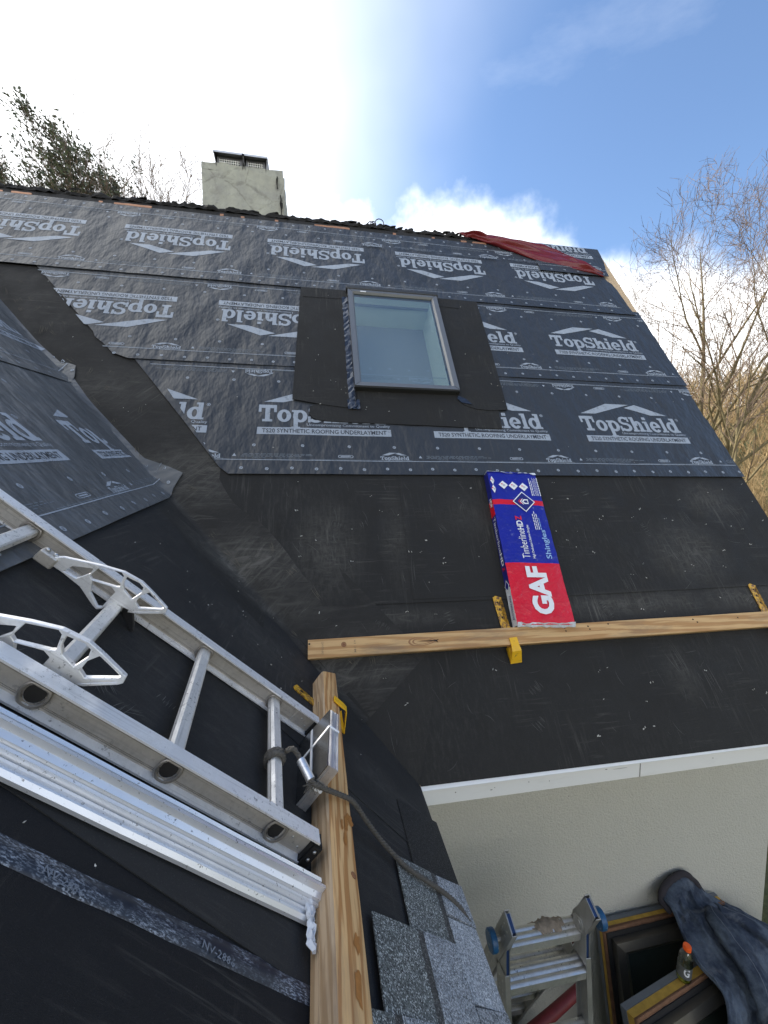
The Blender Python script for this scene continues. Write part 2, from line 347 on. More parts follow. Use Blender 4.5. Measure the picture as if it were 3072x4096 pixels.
def glass(name, tint, rough=0.02, a=0.15):
    k = NB(name); k.n.remove(k.b); out = [x for x in k.n if x.type == 'OUTPUT_MATERIAL'][0]
    tr = k.n.new('ShaderNodeBsdfTransparent'); tr.inputs[0].default_value = (*tint, 1)
    gl = k.n.new('ShaderNodeBsdfGlossy'); gl.inputs['Roughness'].default_value = rough
    lw = k.n.new('ShaderNodeLayerWeight'); lw.inputs[0].default_value = 0.5; fac = k.math('ADD', k.math('MULTIPLY', k.math('POWER', lw.outputs['Facing'], 3.0), 0.6), a)
    mx = k.n.new('ShaderNodeMixShader'); k.l.new(fac, mx.inputs[0]); k.l.new(tr.outputs[0], mx.inputs[1]); k.l.new(gl.outputs[0], mx.inputs[2])
    k.l.new(mx.outputs[0], out.inputs[0]); return k.m
M['glass'] = glass('clear_green_glass', (0.94, 0.98, 0.96))
M['dark_glass'] = simple('dark_pane', (0.035, 0.042, 0.034), 0.08, 0, 0.3, 4)
def granule(name, base, spread, light=(0.5, 0.52, 0.54)):
    k = NB(name); P = k.obj; a = k.noise(P, 520, 2, 0.7); b = k.vor(P, 430, 'F1', 1)
    sp = k.n.new('ShaderNodeSeparateColor'); k.l.new(b, sp.inputs[0])
    big = k.noise(P, 16, 4); c = k.mix(k.rng(sp.outputs[0], 0.15, 0.95), tuple(x*(1-spread) for x in base), tuple(x*(1+spread) for x in base))
    c = k.mix(k.rng(sp.outputs[1], 0.80, 0.92, 0, 0.85), c, light); c = k.mix(k.rng(big, 0.3, 0.7, 0, 0.25), c, tuple(x*0.5 for x in base))
    k.set(Base_Color=c, Roughness=0.72, Normal=k.bump(sp.outputs[2], 0.55, 0.002, k.bump(a, 0.5, 0.002))); return k.m
M['shingle_dark'] = granule('charcoal_granules', (0.105, 0.115, 0.11), 0.8, (0.62, 0.65, 0.63))
M['shingle_a'] = granule('slate_granules', (0.225, 0.245, 0.265), 0.7, (0.68, 0.7, 0.72))
M['shingle_b'] = granule('pewter_granules', (0.29, 0.315, 0.34), 0.6, (0.75, 0.77, 0.79))
M['shingle_c'] = granule('ash_granules', (0.18, 0.195, 0.21), 0.75, (0.6, 0.62, 0.64))
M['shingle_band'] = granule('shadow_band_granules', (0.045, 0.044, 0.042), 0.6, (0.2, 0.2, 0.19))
M['starter'] = granule('black_starter_granules', (0.007, 0.007, 0.007), 0.8, (0.06, 0.06, 0.06))
M['old_felt'] = simple('torn_black_felt', (0.018, 0.017, 0.016), 0.9, 0, 0.5, 40, 0.8, 60)
M['copper'] = simple('raw_wood_and_copper_edge', (0.44, 0.22, 0.12), 0.45, 0.35, 0.35, 9)
M['tarp'] = None
def tarp():
    k = NB('red_tarpaulin'); P = k.obj; f = k.noise(k.map(P, (3, 10, 10)), 1.0, 5); c = k.mix(f, (0.12, 0.008, 0.011), (0.20, 0.016, 0.02))
    k.set(Base_Color=c, Roughness=0.33, Normal=k.bump(f, 0.3, 0.03)); return k.m
M['tarp'] = tarp()
M['rope'] = simple('grey_rope', (0.105, 0.095, 0.08), 0.95, 0, 0.35, 120, 0.9, 260)
M['wire'] = simple('rusty_wire', (0.06, 0.05, 0.045), 0.6, 0.6)
M['blue_plastic'] = chipped('scuffed_blue_plastic', (0.012, 0.085, 0.20), (0.30, 0.33, 0.30), 0.12, 0.4, 22)
M['blue_dark'] = simple('dark_blue_plastic', (0.012, 0.035, 0.11), 0.4)
M['rag'] = simple('filthy_cloth', (0.27, 0.22, 0.165), 0.95, 0, 0.65, 50, 0.9, 80)
M['red_plastic'] = simple('dull_red_plastic', (0.15, 0.014, 0.016), 0.6, 0, 0.5, 30)
M['flash_gray'] = simple('grey_flashing', (0.15, 0.165, 0.185), 0.5, 0.25, 0.2, 14)
M['foam'] = simple('aged_yellow_foam', (0.50, 0.30, 0.05), 0.9, 0, 0.4, 26, 0.5, 70)
M['felt_brown'] = simple('torn_brown_felt', (0.19, 0.095, 0.05), 0.95, 0, 0.5, 30, 0.6, 40)
M['bronze'] = simple('bronze_cladding', (0.12, 0.112, 0.095), 0.32, 0.6, 0.3, 10)
def denim():
    k = NB('faded_denim'); P = k.obj; n1 = k.noise(P, 6, 6, 0.7); n2 = k.noise(k.map(P, (5, 14, 5)), 1.0, 5, 0.7); sp = k.rng(k.noise(P, 55, 4, 0.8), 0.73, 0.76)
    c = k.mix(k.rng(n1, 0.44, 0.66), (0.021, 0.031, 0.052), (0.10, 0.125, 0.16)); c = k.mix(k.rng(n2, 0.55, 0.8, 0, 0.65), c, (0.19, 0.20, 0.21)); c = k.mix(k.math('MULTIPLY', sp, 0.8), c, (0.5, 0.5, 0.48))
    k.set(Base_Color=c, Roughness=0.95, Normal=k.bump(k.noise(P, 420, 2), 0.4, 0.002, k.bump(n2, 0.35, 0.012))); return k.m
M['denim'] = denim()
M['seam'] = simple('worn_seam', (0.12, 0.135, 0.16), 0.95, 0, 0.3, 60)
M['collar'] = simple('dark_cord_collar', (0.030, 0.026, 0.030), 0.95, 0, 0.4, 50, 0.5, 90)
M['sack'] = simple('black_sack_film', (0.012, 0.012, 0.013), 0.28, 0, 0.2, 12, 0.8, 14)
M['orange'] = simple('orange_cap_plastic', (0.85, 0.11, 0.012), 0.4, 0, 0.08)
M['bottle'] = glass('bottle_plastic', (0.86, 0.90, 0.84), 0.12, 0.2)
M['bottle_label'] = simple('dark_bottle_label', (0.11, 0.115, 0.11), 0.3)
M['drink'] = simple('yellow_green_dregs', (0.30, 0.30, 0.02), 0.2)
M['white_ink'] = simple('white_ink', (0.78, 0.79, 0.80), 0.5, 0, 0.04)
M['paper'] = simple('torn_white_foam', (0.66, 0.67, 0.68), 0.85, 0, 0.2, 60, 0.6, 80)
def wrapper(name, col, wear):
    k = NB(name); P = k.obj; w = k.math('MULTIPLY', k.rng(k.noise(P, 34, 8, 0.8), 0.58, 0.74), k.rng(k.noise(P, 5, 3), 0.38, 0.62)); f = k.noise(P, 15, 5, 0.6)
    c = k.mix(k.math('MULTIPLY', w, wear), col, (0.42, 0.46, 0.62)); c = k.mix(k.rng(f, 0.4, 0.7, 0, 0.25), c, tuple(x*0.6 for x in col))
    k.set(Base_Color=c, Roughness=0.3, Normal=k.bump(f, 0.7, 0.016)); return k.m
M['wrap_blue'] = wrapper('blue_wrapper', (0.010, 0.016, 0.30), 0.8)
M['wrap_red'] = wrapper('red_wrapper', (0.68, 0.006, 0.022), 0.5)
M['wrap_white'] = wrapper('white_wrapper', (0.68, 0.71, 0.74), 0.3)
M['ink_lightblue'] = simple('light_blue_ink', (0.28, 0.45, 0.70), 0.5)
M['ink_red'] = simple('red_ink', (0.7, 0.012, 0.025), 0.5)
M['ink_navy'] = simple('navy_ink', (0.008, 0.012, 0.16), 0.5)
M['ink_grey'] = simple('grey_ink', (0.2, 0.22, 0.24), 0.5)
def bark(name, c1, c2):
    k = NB(name); P = k.obj; n1 = k.noise(k.map(P, (1, 1, 0.3)), 9, 5, 0.7); c = k.mix(k.rng(n1, 0.35, 0.7), c1, c2); k.set(Base_Color=c, Roughness=0.95, Normal=k.bump(n1, 0.5, 0.03)); return k.m
M['bark'] = bark('pale_bark', (0.11, 0.088, 0.05), (0.25, 0.205, 0.105))
M['twig'] = bark('red_brown_twigs', (0.15, 0.105, 0.08), (0.27, 0.20, 0.145))
M['thicket'] = bark('golden_brush', (0.26, 0.18, 0.09), (0.50, 0.37, 0.19))
def leaf():
    k = NB('evergreen_leaf'); i = k.geo.outputs['Random Per Island']; c = k.mix(i, (0.045, 0.060, 0.038), (0.125, 0.145, 0.075)); k.set(Base_Color=c, Roughness=0.6); return k.m
M['leaf'] = leaf()
def ground_mat():
    k = NB('winter_grass_ground'); P = k.pos; a = k.noise(P, 0.35, 5); b = k.noise(P, 18, 5, 0.7)
    c = k.mix(k.rng(a, 0.4, 0.65), (0.065, 0.085, 0.028), (0.15, 0.115, 0.055)); c = k.mix(k.rng(b, 0.4, 0.7, 0, 0.7), c, (0.035, 0.045, 0.018)); k.set(Base_Color=c, Roughness=1.0, Normal=k.bump(b, 0.8, 0.05)); return k.m
M['ground'] = ground_mat()
M['grass'] = simple('grass_blade', (0.10, 0.125, 0.035), 0.8, 0, 0.5, 3)
M['chip'] = simple('white_chips', (0.44, 0.43, 0.39), 0.8, 0, 0.4, 30)

# ------------------------------------------------------------------ ground and hill
def hill(x, y):
    d = math.hypot(x, y); a = math.atan2(x, y)
    t = max(0, min(1, (d-9)/55)); t = t*t*(3-2*t)
    k = 0.55+0.45*max(0, math.sin(a*0.9+0.35)); far = max(0, (d-64)/300)
    return GZ - 0.02*max(0, d-6)*(1-t) + t*13.5*k*(1+0.10*nz3(x*0.02, y*0.02)) + 6*min(1, far) + 0.25*t*nz3(x*0.11, y*0.11)
def ground():
    b = MB(); rs = [0, 2, 4, 6, 9, 12, 16, 21, 27, 34, 42, 50, 60, 75, 100, 150, 250, 450, 900]; n = 72
    for r in rs:
        for k in range(n):
            a = 2*math.pi*k/n; x, y = r*math.sin(a), r*math.cos(a); b.vert(x, y, hill(x, y))
    for i in range(len(rs)-1):
        for k in range(n): j = (k+1) % n; b.face(i*n+k, i*n+j, (i+1)*n+j, (i+1)*n+k)
    b.build('ground', M['ground'], smooth=True, kind='structure')
ground()

# ------------------------------------------------------------------ the house
HM0 = Matrix.Translation((0, 0, GZ)); HI = Matrix.Translation((0, 0, -GZ))
house = thing('house', 'stucco house with two steep black membrane covered roof slopes meeting in a valley', 'house', HM0)
HM, HL, HW = HI @ MF, HI @ LF, HI
YR = SR*cA; ZR = SR*sA
HOLE = (-0.105, 0.54, 2.285, 3.285)
def vx(s): return -cB/sB*sA*s                                 # valley on the main slope
d = MB()
z0, z1 = -0.022, 0.0
d.prism([(0, 0), (2.6, 0), (2.6, HOLE[2]), (vx(HOLE[2]), HOLE[2])], z0, z1)
d.prism([(vx(HOLE[2]), HOLE[2]), (HOLE[0], HOLE[2]), (HOLE[0], HOLE[3]), (vx(HOLE[3]), HOLE[3])], z0, z1)
d.prism([(HOLE[1], HOLE[2]), (2.6, HOLE[2]), (2.6, HOLE[3]), (HOLE[1], HOLE[3])], z0, z1)
d.prism([(vx(HOLE[3]), HOLE[3]), (2.6, HOLE[3]), (2.58, SR), (-7, SR), (-7, 4.2), (vx(4.2), 4.2)], z0, z1)
d.build('main_roof_deck', M['osb'], house, HM)
b = MB(); b.poly([(-7, YR+0.005, ZR), (2.58, YR+0.005, ZR), (2.58, 2*YR, 0), (-7, 2*YR, 0)]); b.build('rear_roof', M['old_felt'], house, HW)
d = MB(); ys = sB/math.tan(A)
d.prism([(-3.4, 0), (0, 0), (ys*4.9, 4.9), (-3.4, 4.9)], z0, z1); d.build('side_roof_deck', M['osb'], house, HL)
xr = -4.9*cB; zr = 4.9*sB
b = MB(); b.poly([(xr-0.005, -3.4, zr), (xr-0.005, 2.4, zr), (2*xr, 2.4, 0), (2*xr, -3.4, 0)]); b.build('far_side_roof', M['old_felt'], house, HW)

def piece(name, mat, pts, h0, h1, m=HM, sub=0.0):
    b = MB(); b.prism(pts, h0, h1); return b.build(name, mat, house, m)
piece('roof_membrane', M['membrane'], [(0.01, 0.0), (2.605, -0.012), (2.605, 0.83), (-0.69, 0.83)], 0.0005, 0.0035)
piece('roof_membrane', M['membrane'], [(-0.565, 0.786), (0.58, 0.778), (2.605, 0.785), (2.603, 1.70), (-0.95, 1.70), (-0.945, 1.19)], 0.004, 0.0075)
piece('roof_membrane', M['membrane_old'], [(0.0, 0.0), (0.02, 0.058), (0.119, 0.35), (0.125, 0.50), (0.018, 0.551), (-0.31, 0.367)], 0.004, 0.0065)
piece('ridge_felt_strip', M['old_felt'], [(-7, 4.25), (2.56, 4.25), (2.56, SR-.002), (-7, SR-.002)], 0.0005, 0.0035)
piece('roof_membrane', M['membrane'], [(0.075, 0.80), (0.98, 0.793), (0.98, 1.60), (0.085, 1.60)], 0.008, 0.0092)
# membrane along the valley, wrapped over both slopes
def valley():
    b = MB(); n = 90; ds = [-0.42, -0.3, -0.2, -0.12, -0.05, -0.025, 0, 0.025, 0.05, 0.12, 0.2, 0.3, 0.37, 0.412]; t0, t1 = 0.30, 4.62
    tn = math.hypot(ys, 1)
    for i in range(n+1):
        t = t0*tn + (t1-t0)*tn*i/n; row = []
        for dd in ds:
            q = t*tL + dd*nL; h = 0.0085 + 0.003*nz3(t*2, dd*5) + (0.0 if abs(dd) < 0.3 else -0.0015)
            row.append(b.vert(fold(q.x, q.y, h)))
        if i:
            for k in range(len(ds)-1): b.face(prev[k], prev[k+1], row[k+1], row[k])
        prev = row
    return b.build('valley_membrane', M['membrane_old'], house, HL, smooth=True)
valley()
piece('side_roof_membrane', M['membrane_near'], [(-3.4, -0.005), (-0.005, -0.005), (ys*4.9, 4.9), (-3.4, 4.9)], 0.0005, 0.003, HL)
piece('side_roof_membrane', M['membrane_eave'], [(-0.93, 0.0), (-0.005, 0.0), (ys*1.7, 1.7), (-0.93, 1.7)], 0.0035, 0.0055, HL)
piece('side_roof_membrane', M['membrane_eave'], [(-0.42, 0.0), (-0.005, 0.0), (ys*1.75, 1.75), (-0.25, 1.75)], 0.0058, 0.008, HL)

# ------------------------------------------------------------------ printed lettering
def glyphs(text, box, bold=0.0, res=2):
    cu = bpy.data.curves.new('t', 'FONT'); cu.body = text; cu.resolution_u = res; cu.offset = bold; cu.fill_mode = 'FRONT'
    o = bpy.data.objects.new('t', cu); COL.objects.link(o); me = bpy.data.meshes.new_from_object(o)
    v = [(p.co.x, p.co.y) for p in me.vertices]; f = [tuple(q.vertices) for q in me.polygons]
    bpy.data.objects.remove(o); bpy.data.curves.remove(cu); bpy.data.meshes.remove(me)
    x0 = min(p[0] for p in v); x1 = max(p[0] for p in v); y0 = min(p[1] for p in v); y1 = max(p[1] for p in v)
    X0, Y0, X1, Y1 = box
    return [(X0+(p[0]-x0)/(x1-x0)*(X1-X0), Y0+(p[1]-y0)/(y1-y0)*(Y1-Y0)) for p in v], f
class Flat:
    """flat print: 2-D faces on thin layers, mapped on to a surface at the end"""
    def __init__(s): s.v = []; s.f = []; s.layer = 0
    def add(s, v, f, z=None):
        b = len(s.v); z = s.layer if z is None else z
        s.v += [(p[0], p[1], z) for p in v]; s.f += [tuple(b+i for i in q) for q in f]; return s
    def poly(s, pts): return s.add(pts, [tuple(range(len(pts)))])
    def rect(s, x0, y0, x1, y1, n=1):
        for i in range(n):
            a, c = x0+(x1-x0)*i/n, x0+(x1-x0)*(i+1)/n; s.poly([(a, y0), (c, y0), (c, y1), (a, y1)])
        return s
    def arc(s, cx, cy, rx, ry, tx, ty, a0, a1, n=14):
        v = []; f = []
        for i in range(n+1):
            a = R_(a0+(a1-a0)*i/n); v += [(cx+rx*math.cos(a), cy+ry*math.sin(a)), (cx+(rx-tx)*math.cos(a), cy+(ry-ty)*math.sin(a))]
            if i: f.append((2*i-2, 2*i, 2*i+1, 2*i-1))
        return s.add(v, f)
    def xf(s, fn):
        s.v = [(*fn(p[0], p[1]), p[2]) for p in s.v]; return s
    def merge(s, o, fn=None):
        b = len(s.v); s.v += [((*fn(p[0], p[1]), p[2]) if fn else p) for p in o.v]; s.f += [tuple(b+i for i in q) for q in o.f]; return s
    def bm(s, clips=()):
        bm = bmesh.new(); vs_ = [bm.verts.new((p[0], p[1], p[2])) for p in s.v]
        for q in s.f:
            try: bm.faces.new([vs_[i] for i in q])
            except ValueError: pass
        for co, no in clips:       # keep what lies on the side against no
            bmesh.ops.bisect_plane(bm, geom=bm.verts[:]+bm.edges[:]+bm.faces[:], plane_co=(*co, 0), plane_no=(*no, 0), clear_outer=True)
        return bm
    def build(s, name, mat, parent, fn, clips=(), kind=None, m=None, step=0.00018):
        bm = s.bm(clips)
        if not bm.faces: bm.free(); return None
        for v in bm.verts: v.co = fn(v.co.x, v.co.y, 0.0012 + v.co.z*step)
        bmesh.ops.recalc_face_normals(bm, faces=bm.faces)
        me = bpy.data.meshes.new(name); bm.to_mesh(me); bm.free(); me.materials.append(mat)
        o = bpy.data.objects.new(name, me); COL.objects.link(o); o.parent = parent
        if m is not None: o.matrix_local = m
        if kind: o['kind'] = kind
        return o
def slab_word():
    F = Flat(); x = 0; q = [0]
    def put(w, parts):
        nonlocal x
        for p in parts:
            F.layer = q[0] % 3; q[0] += 1
            if p[0] == 'r': F.rect(x+p[1], p[2], x+p[3], p[4])
            else: F.arc(x+p[1], *p[2:])
        x += w+0.035
    put(0.98, [('r', 0, .8, .98, 1), ('r', 0, .56, .15, .8), ('r', .83, .56, .98, .8), ('r', .36, .14, .62, .8), ('r', .22, 0, .76, .14)])
    ring = ('a', .38, .36, .38, .38, .25, .15, 0, 360, 20)
    put(.76, [ring])
    put(.86, [('r', .1, -.28, .34, .72), ('r', 0, .6, .1, .72), ('r', 0, -.4, .46, -.28), ('a', .46, .36, .40, .38, .25, .15, 0, 360, 20)])
    put(.84, [('a', .42, .73, .39, .29, .22, .15, 25, 275, 14), ('a', .42, .29, .42, .30, .22, .16, 95, -155, 14), ('r', .66, .66, .80, 1.0), ('r', .0, .0, .14, .36)])
    put(.88, [('r', .08, .12, .33, 1), ('r', 0, .88, .08, 1), ('r', 0, 0, .42, .12), ('a', .50, .40, .29, .34, .25, .17, 0, 180, 10), ('r', .54, .12, .79, .40), ('r', .47, 0, .88, .12)])
    put(.44, [('r', .1, .12, .35, .72), ('r', 0, .6, .1, .72), ('r', 0, 0, .44, .12), ('r', .09, .82, .35, 1.02)])
    put(.76, [('a', .38, .36, .38, .38, .25, .15, 0, 322, 18), ('r', .13, .30, .74, .42)])
    put(.44, [('r', .1, .12, .35, 1), ('r', 0, .88, .1, 1), ('r', 0, 0, .44, .12)])
    put(.88, [('a', .38, .36, .38, .38, .25, .15, 0, 360, 20), ('r', .53, .0, .78, 1), ('r', .42, .88, .53, 1), ('r', .78, 0, .88, .12)])
    w = x-0.035
    return F, w
WORD, WW = slab_word()
BAR_TXT = glyphs('TS20 SYNTHETIC ROOFING UNDERLAYMENT', (.03, .309, .806, .342), 0.012, 2)
TAG_TXT = glyphs('Uncompromising Commitment to Quality', (.30, .363, .833, .390), 0.008, 2)
def para(F, p, n=5):      # quad split along its length: p0->p3 and p1->p2 are the long sides
    for i in range(n):
        t0, t1 = i/n, (i+1)/n
        g = lambda a, c, t: (a[0]+(c[0]-a[0])*t, a[1]+(c[1]-a[1])*t)
        F.poly([g(p[0], p[3], t0), g(p[1], p[2], t0), g(p[1], p[2], t1), g(p[0], p[3], t1)])
def logo():
    F = Flat(); F.merge(WORD, lambda x, y: (0.002+x/WW*0.806, 0.398+y*0.138))
    F.layer = 0
    para(F, [(.03, .562), (.15, .562), (.47, .664), (.27, .664)]); para(F, [(.613, .562), (.76, .562), (.52, .664), (.417, .630)])
    F.arc(.825, .522, .012, .012, .004, .004, 0, 360, 10); F.rect(.822, .517, .828, .527); F.rect(0, .297, .836, .353, 14)
    F.add(*TAG_TXT); return F
def logo_dark():
    F = Flat(); F.layer = 4; F.add(*BAR_TXT); return F
def small_logo():
    F = Flat(); F.merge(WORD, lambda x, y: (x/WW*0.182, y*0.030)); F.layer = 0
    F.poly([(.01, .037), (.05, .037), (.108, .058), (.06, .058)]); F.poly([(.095, .050), (.118, .058), (.172, .037), (.135, .037)]); return F
LOGO, LOGO_D, SMALL = logo(), logo_dark(), small_logo()
LINE_TXT = [glyphs(t, b_, 0.004, 1) for t, b_ in (('OVERLAP LINE', (0, 0, .075, .009)), ('LINEA DE SUPERPOSICION', (.14, 0, .27, .009)))]
def pill(F, x, s):
    F.arc(x, s, .011, .011, .004, .004, 90, 270, 6); F.arc(x+.072, s, .011, .011, .004, .004, -90, 90, 6); F.rect(x, s+.007, x+.072, s+.011); F.rect(x, s-.011, x+.072, s-.007); F.rect(x+.004, s-.003, x+.068, s+.003)
def nail(F, x, s):
    F.arc(x, s, .0105, .0105, .0045, .0045, 0, 360, 10); F.poly([(x-.006, s+.003), (x-.003, s+.006), (x+.006, s-.003), (x+.003, s-.006)])
def edge_marks(F, G, xs, xe, phase, Wd, rnd):
    """marks that run along the lower edge of a sheet (local: s from the edge)"""
    x = xs
    while x < xe:
        e = min(xe, x+0.12); F.rect(x, .100, e, .1045); x = e
    i = int(xs/.1425)-1
    while i*.1425 < xe:
        if i*.1425 > xs: nail(F, i*.1425+.02, .042-.006*(i % 2))
        i += 1
    i = int(xs/.285)-1
    while i*.285 < xe:
        if i*.285 > xs: nail(F, i*.285+.08, .212)
        i += 1
    k = math.floor((xs-phase)/1.122)-1
    while phase+k*1.122 < xe:
        p = phase+k*1.122
        F.merge(SMALL, lambda x, y: (p+x, .112+y)); pill(F, p-.25, .135)
        G.rect(p-.43, .108, p-.12, .111, 3); G.rect(p-.12, .108, p+.20, .111, 3)
        for t, f in LINE_TXT: G.add([(q[0]+p+.36, q[1]+.112) for q in t], f)
        for row in range(3):
            a = p+.29+.02*rnd.random()
            while a < p+.29+(.34, .42, .38)[row]:
                w = .012+.03*rnd.random(); G.rect(a, .126+row*.009, a+w, .1295+row*.009); a += w+.007
        F.poly([(p+.245, .128), (p+.268, .128), (p+.2565, .148)])
        k += 1
LOGO_STEP = 1.125
def sheet(name, s0, W, xl, xr, flip, phase, small_phase, up_phase, seed, mat, clip=(), exclude=None, side=None, du=0.05, tail_clip=(), lift=0.006, h0=0.0145, amp=0.0030, logos=None, edge_top=True):
    """one strip of underlayment. xl/xr give its ends for a height v; side maps a local point to side-slope space"""
    rnd = random.Random(seed)
    def H(x, s):
        v = s-s0
        r = amp*(nz3(x*2.1+seed, s*2.7)+0.55*nz3(x*6.5-s*3.5+seed, s*3.1)) + lift*max(0, 1-v/0.13)
        return h0 + r
    pos = side if side else (lambda x, s, h: Vector((x, s, H(x, s)+h)))
    b = MB(); nv = 20; rows = []
    X0 = min(xl(v/nv*W) for v in range(nv+1)); X1 = max(xr(v/nv*W) for v in range(nv+1)); nu = max(6, int((X1-X0)/du))
    for j in range(nv+1):
        v = W*j/nv; a, c = xl(v), xr(v)
        rows.append([(a+(c-a)*i/nu, s0+v) for i in range(nu+1)])
    idx = [[b.vert(pos(*p, 0.0)) for p in r] for r in rows]
    for j in range(nv):
        for i in range(nu):
            cx = (rows[j][i][0]+rows[j+1][i+1][0])/2; cs = (rows[j][i][1]+rows[j+1][i+1][1])/2
            if exclude and exclude[0] < cx < exclude[1] and exclude[2] < cs < exclude[3]: continue
            b.face(idx[j][i], idx[j][i+1], idx[j+1][i+1], idx[j+1][i])
    def skirt(ids, pts):
        low = [b.vert(pos(*p, -0.0035)) for p in pts]
        for k in range(len(ids)-1): b.face(ids[k], ids[k+1], low[k+1], low[k])
    skirt(idx[0], rows[0]); skirt([r[0] for r in idx], [r[0] for r in rows]); skirt([r[-1] for r in idx], [r[-1] for r in rows])
    sh = b.build(name, mat, house, HL if side else HM, smooth='auto')
    fm = (lambda x, s, h: side(x, s, h)) if side else (lambda x, s, h: Vector((x, s, H(x, s)+h)))
    clips = list(clip)+[((0, s0+W), (0, 1))]
    tr = (lambda p: (lambda x, y: (p+0.836-x, s0+W-y))) if flip else (lambda p: (lambda x, y: (p+x, s0+y)))
    k = math.floor((X0-phase)/LOGO_STEP)
    starts = logos if logos is not None else []
    if logos is None:
        while phase+k*LOGO_STEP < X1:
            starts.append(phase+k*LOGO_STEP); k += 1
    for p in starts:
        o = Flat().merge(LOGO, tr(p)).build('printed_logo', M['print'], sh, fm, clips)
        if o:
            Flat().merge(LOGO_D, tr(p)).build('bar_lettering', M['print_dark'], sh, fm, clips)
    F = Flat(); G = Flat(); edge_marks(F, G, X0, X1, small_phase, W, rnd)
    if edge_top:
        F2 = Flat(); G2 = Flat(); edge_marks(F2, G2, -X1, -X0, -up_phase-0.182, W, rnd)
        up = lambda x, y: (-x, W-y); F.merge(F2, up); G.merge(G2, up)
    sh_ = lambda x, y: (x, s0+y); F.xf(sh_); G.xf(sh_)
    i = math.floor(X0/1.125)-1
    F.build('printed_marks', M['print'], sh, fm, clips, 'stuff'); G.build('fine_print', M['print_dim'], sh, fm, clips, 'stuff')
    return sh
# cut line of the two middle strips beside the valley
def cutline(pts):
    def f(v, s0):
        s = s0+v
        for (xa, sa), (xb, sb) in zip(pts, pts[1:]):
            if sa <= s <= sb: return xa+(xb-xa)*(s-sa)/(sb-sa)
        return pts[0][0] if s < pts[0][1] else pts[-1][0]
    return f
c2 = cutline([(-1.60, 2.470), (-1.69, 2.50), (-1.735, 2.56), (-1.79, 2.62), (-1.83, 2.64), (-1.85, 2.70), (-2.345, 3.335), (-2.44, 3.45)])
c3 = cutline([(-0.90, 1.571), (-0.935, 1.59), (-1.20, 1.97), (-1.43, 2.29), (-1.445, 2.31), (-1.56, 2.47), (-1.62, 2.55)])
def wob(x, seed, a=0.008): return a*noise.noise(Vector((x*9, seed, 0.5)))+a*0.6*noise.noise(Vector((x*31, seed, 2.5)))
sheet('underlayment_strip', 1.572, 0.962, lambda v: c3(v, 1.572), lambda v: 2.603+wob(v, 3)-0.012*(v > .55), False, 0.36, 1.106, 0.25, 3, M['under'],
      clip=[((-0.922, 1.572), (-0.848, -0.53)), ((2.595, 0), (1, 0)), ((-1.2, 1.97), (-0.82, -0.573))], exclude=(-0.13, 0.575, 2.26, 3.3))
sheet('underlayment_strip', 2.470, 0.968, lambda v: c2(v, 2.470), lambda v: -0.30, True, -1.108, -1.481, -1.212, 5, M['under'],
      clip=[((-1.83, 2.65), (-0.79, -0.613)), ((-0.31, 0), (1, 0))])
sheet('underlayment_strip', 2.474, 0.965, lambda v: 0.74, lambda v: 2.607+wob(v, 8)-0.02*v, False, 0.405, 1.163, 1.045, 8, M['under'],
      clip=[((0.745, 0), (-1, 0)), ((2.575, 0), (1, 0))])
sheet('underlayment_strip', 3.380, 0.968, lambda v: -6.9, lambda v: 2.535-0.10*v/0.97+wob(v, 11, .012)-0.03*(v > .5), True, -0.802, -1.16, 0.217, 11, M['under'],
      clip=[((2.43, 0), (1, 0))], lift=0.009)
# strip folded over from behind the ridge at the right end
sheet('ridge_underlayment_flap', 3.97, 0.50, lambda v: 1.75, lambda v: 2.475+0.045*min(1, v/.3)*1.6+wob(v, 21, .012), False, 1.555, 9, 9, 21, M['under'],
      clip=[((2.50, 0), (1, 0))], h0=0.024, lift=0.004, logos=[1.592], edge_top=False)

# ------------------------------------------------------------------ strips on the side slope, wrapped across the valley
PHI = math.atan(0.113)
def side_map(V0):
    def f(u, s, h):
        y = u*math.cos(PHI)-s*math.sin(PHI); q = 1.59+u*math.sin(PHI)+s*math.cos(PHI)
        r = 0.0032*(nz3(u*2.3+V0, s*2.9)+0.5*nz3(u*6-s*4, s*3.3+V0))
        p = fold(y, q, 0.0145+r+h+(0.006*max(0, 1-(s-V0)/0.12))); return p
    return f
def to_side(x, s):
    q = m2l(x, s); dy, dq = q.x, q.y-1.59
    return (dy*math.cos(PHI)+dq*math.sin(PHI), -dy*math.sin(PHI)+dq*math.cos(PHI))
endA = sorted([(v, u) for u, v in (to_side(-1.161, 1.431), to_side(-1.12, 1.53), to_side(-1.125, 1.565), to_side(-1.218, 1.617), to_side(-1.37, 1.68), to_side(-1.46, 1.78), to_side(-1.75, 2.10), to_side(-1.95, 2.40), to_side(-2.2, 2.7))])
endB = sorted([(v, u) for u, v in (to_side(-1.849, 2.226), to_side(-1.814, 2.26), to_side(-1.788, 2.367), to_side(-1.882, 2.398), to_side(-1.971, 2.404), to_side(-2.15, 2.57), to_side(-2.6, 3.10), to_side(-2.9, 3.45))])
def interp(t):
    def f(v):
        if v <= t[0][0]: return t[0][1]
        for (a, ua), (b_, ub) in zip(t, t[1:]):
            if a <= v <= b_: return ua+(ub-ua)*(v-a)/max(1e-6, b_-a)
        return t[-1][1]
    return f
eA, eB_ = interp(endA), interp(endB)
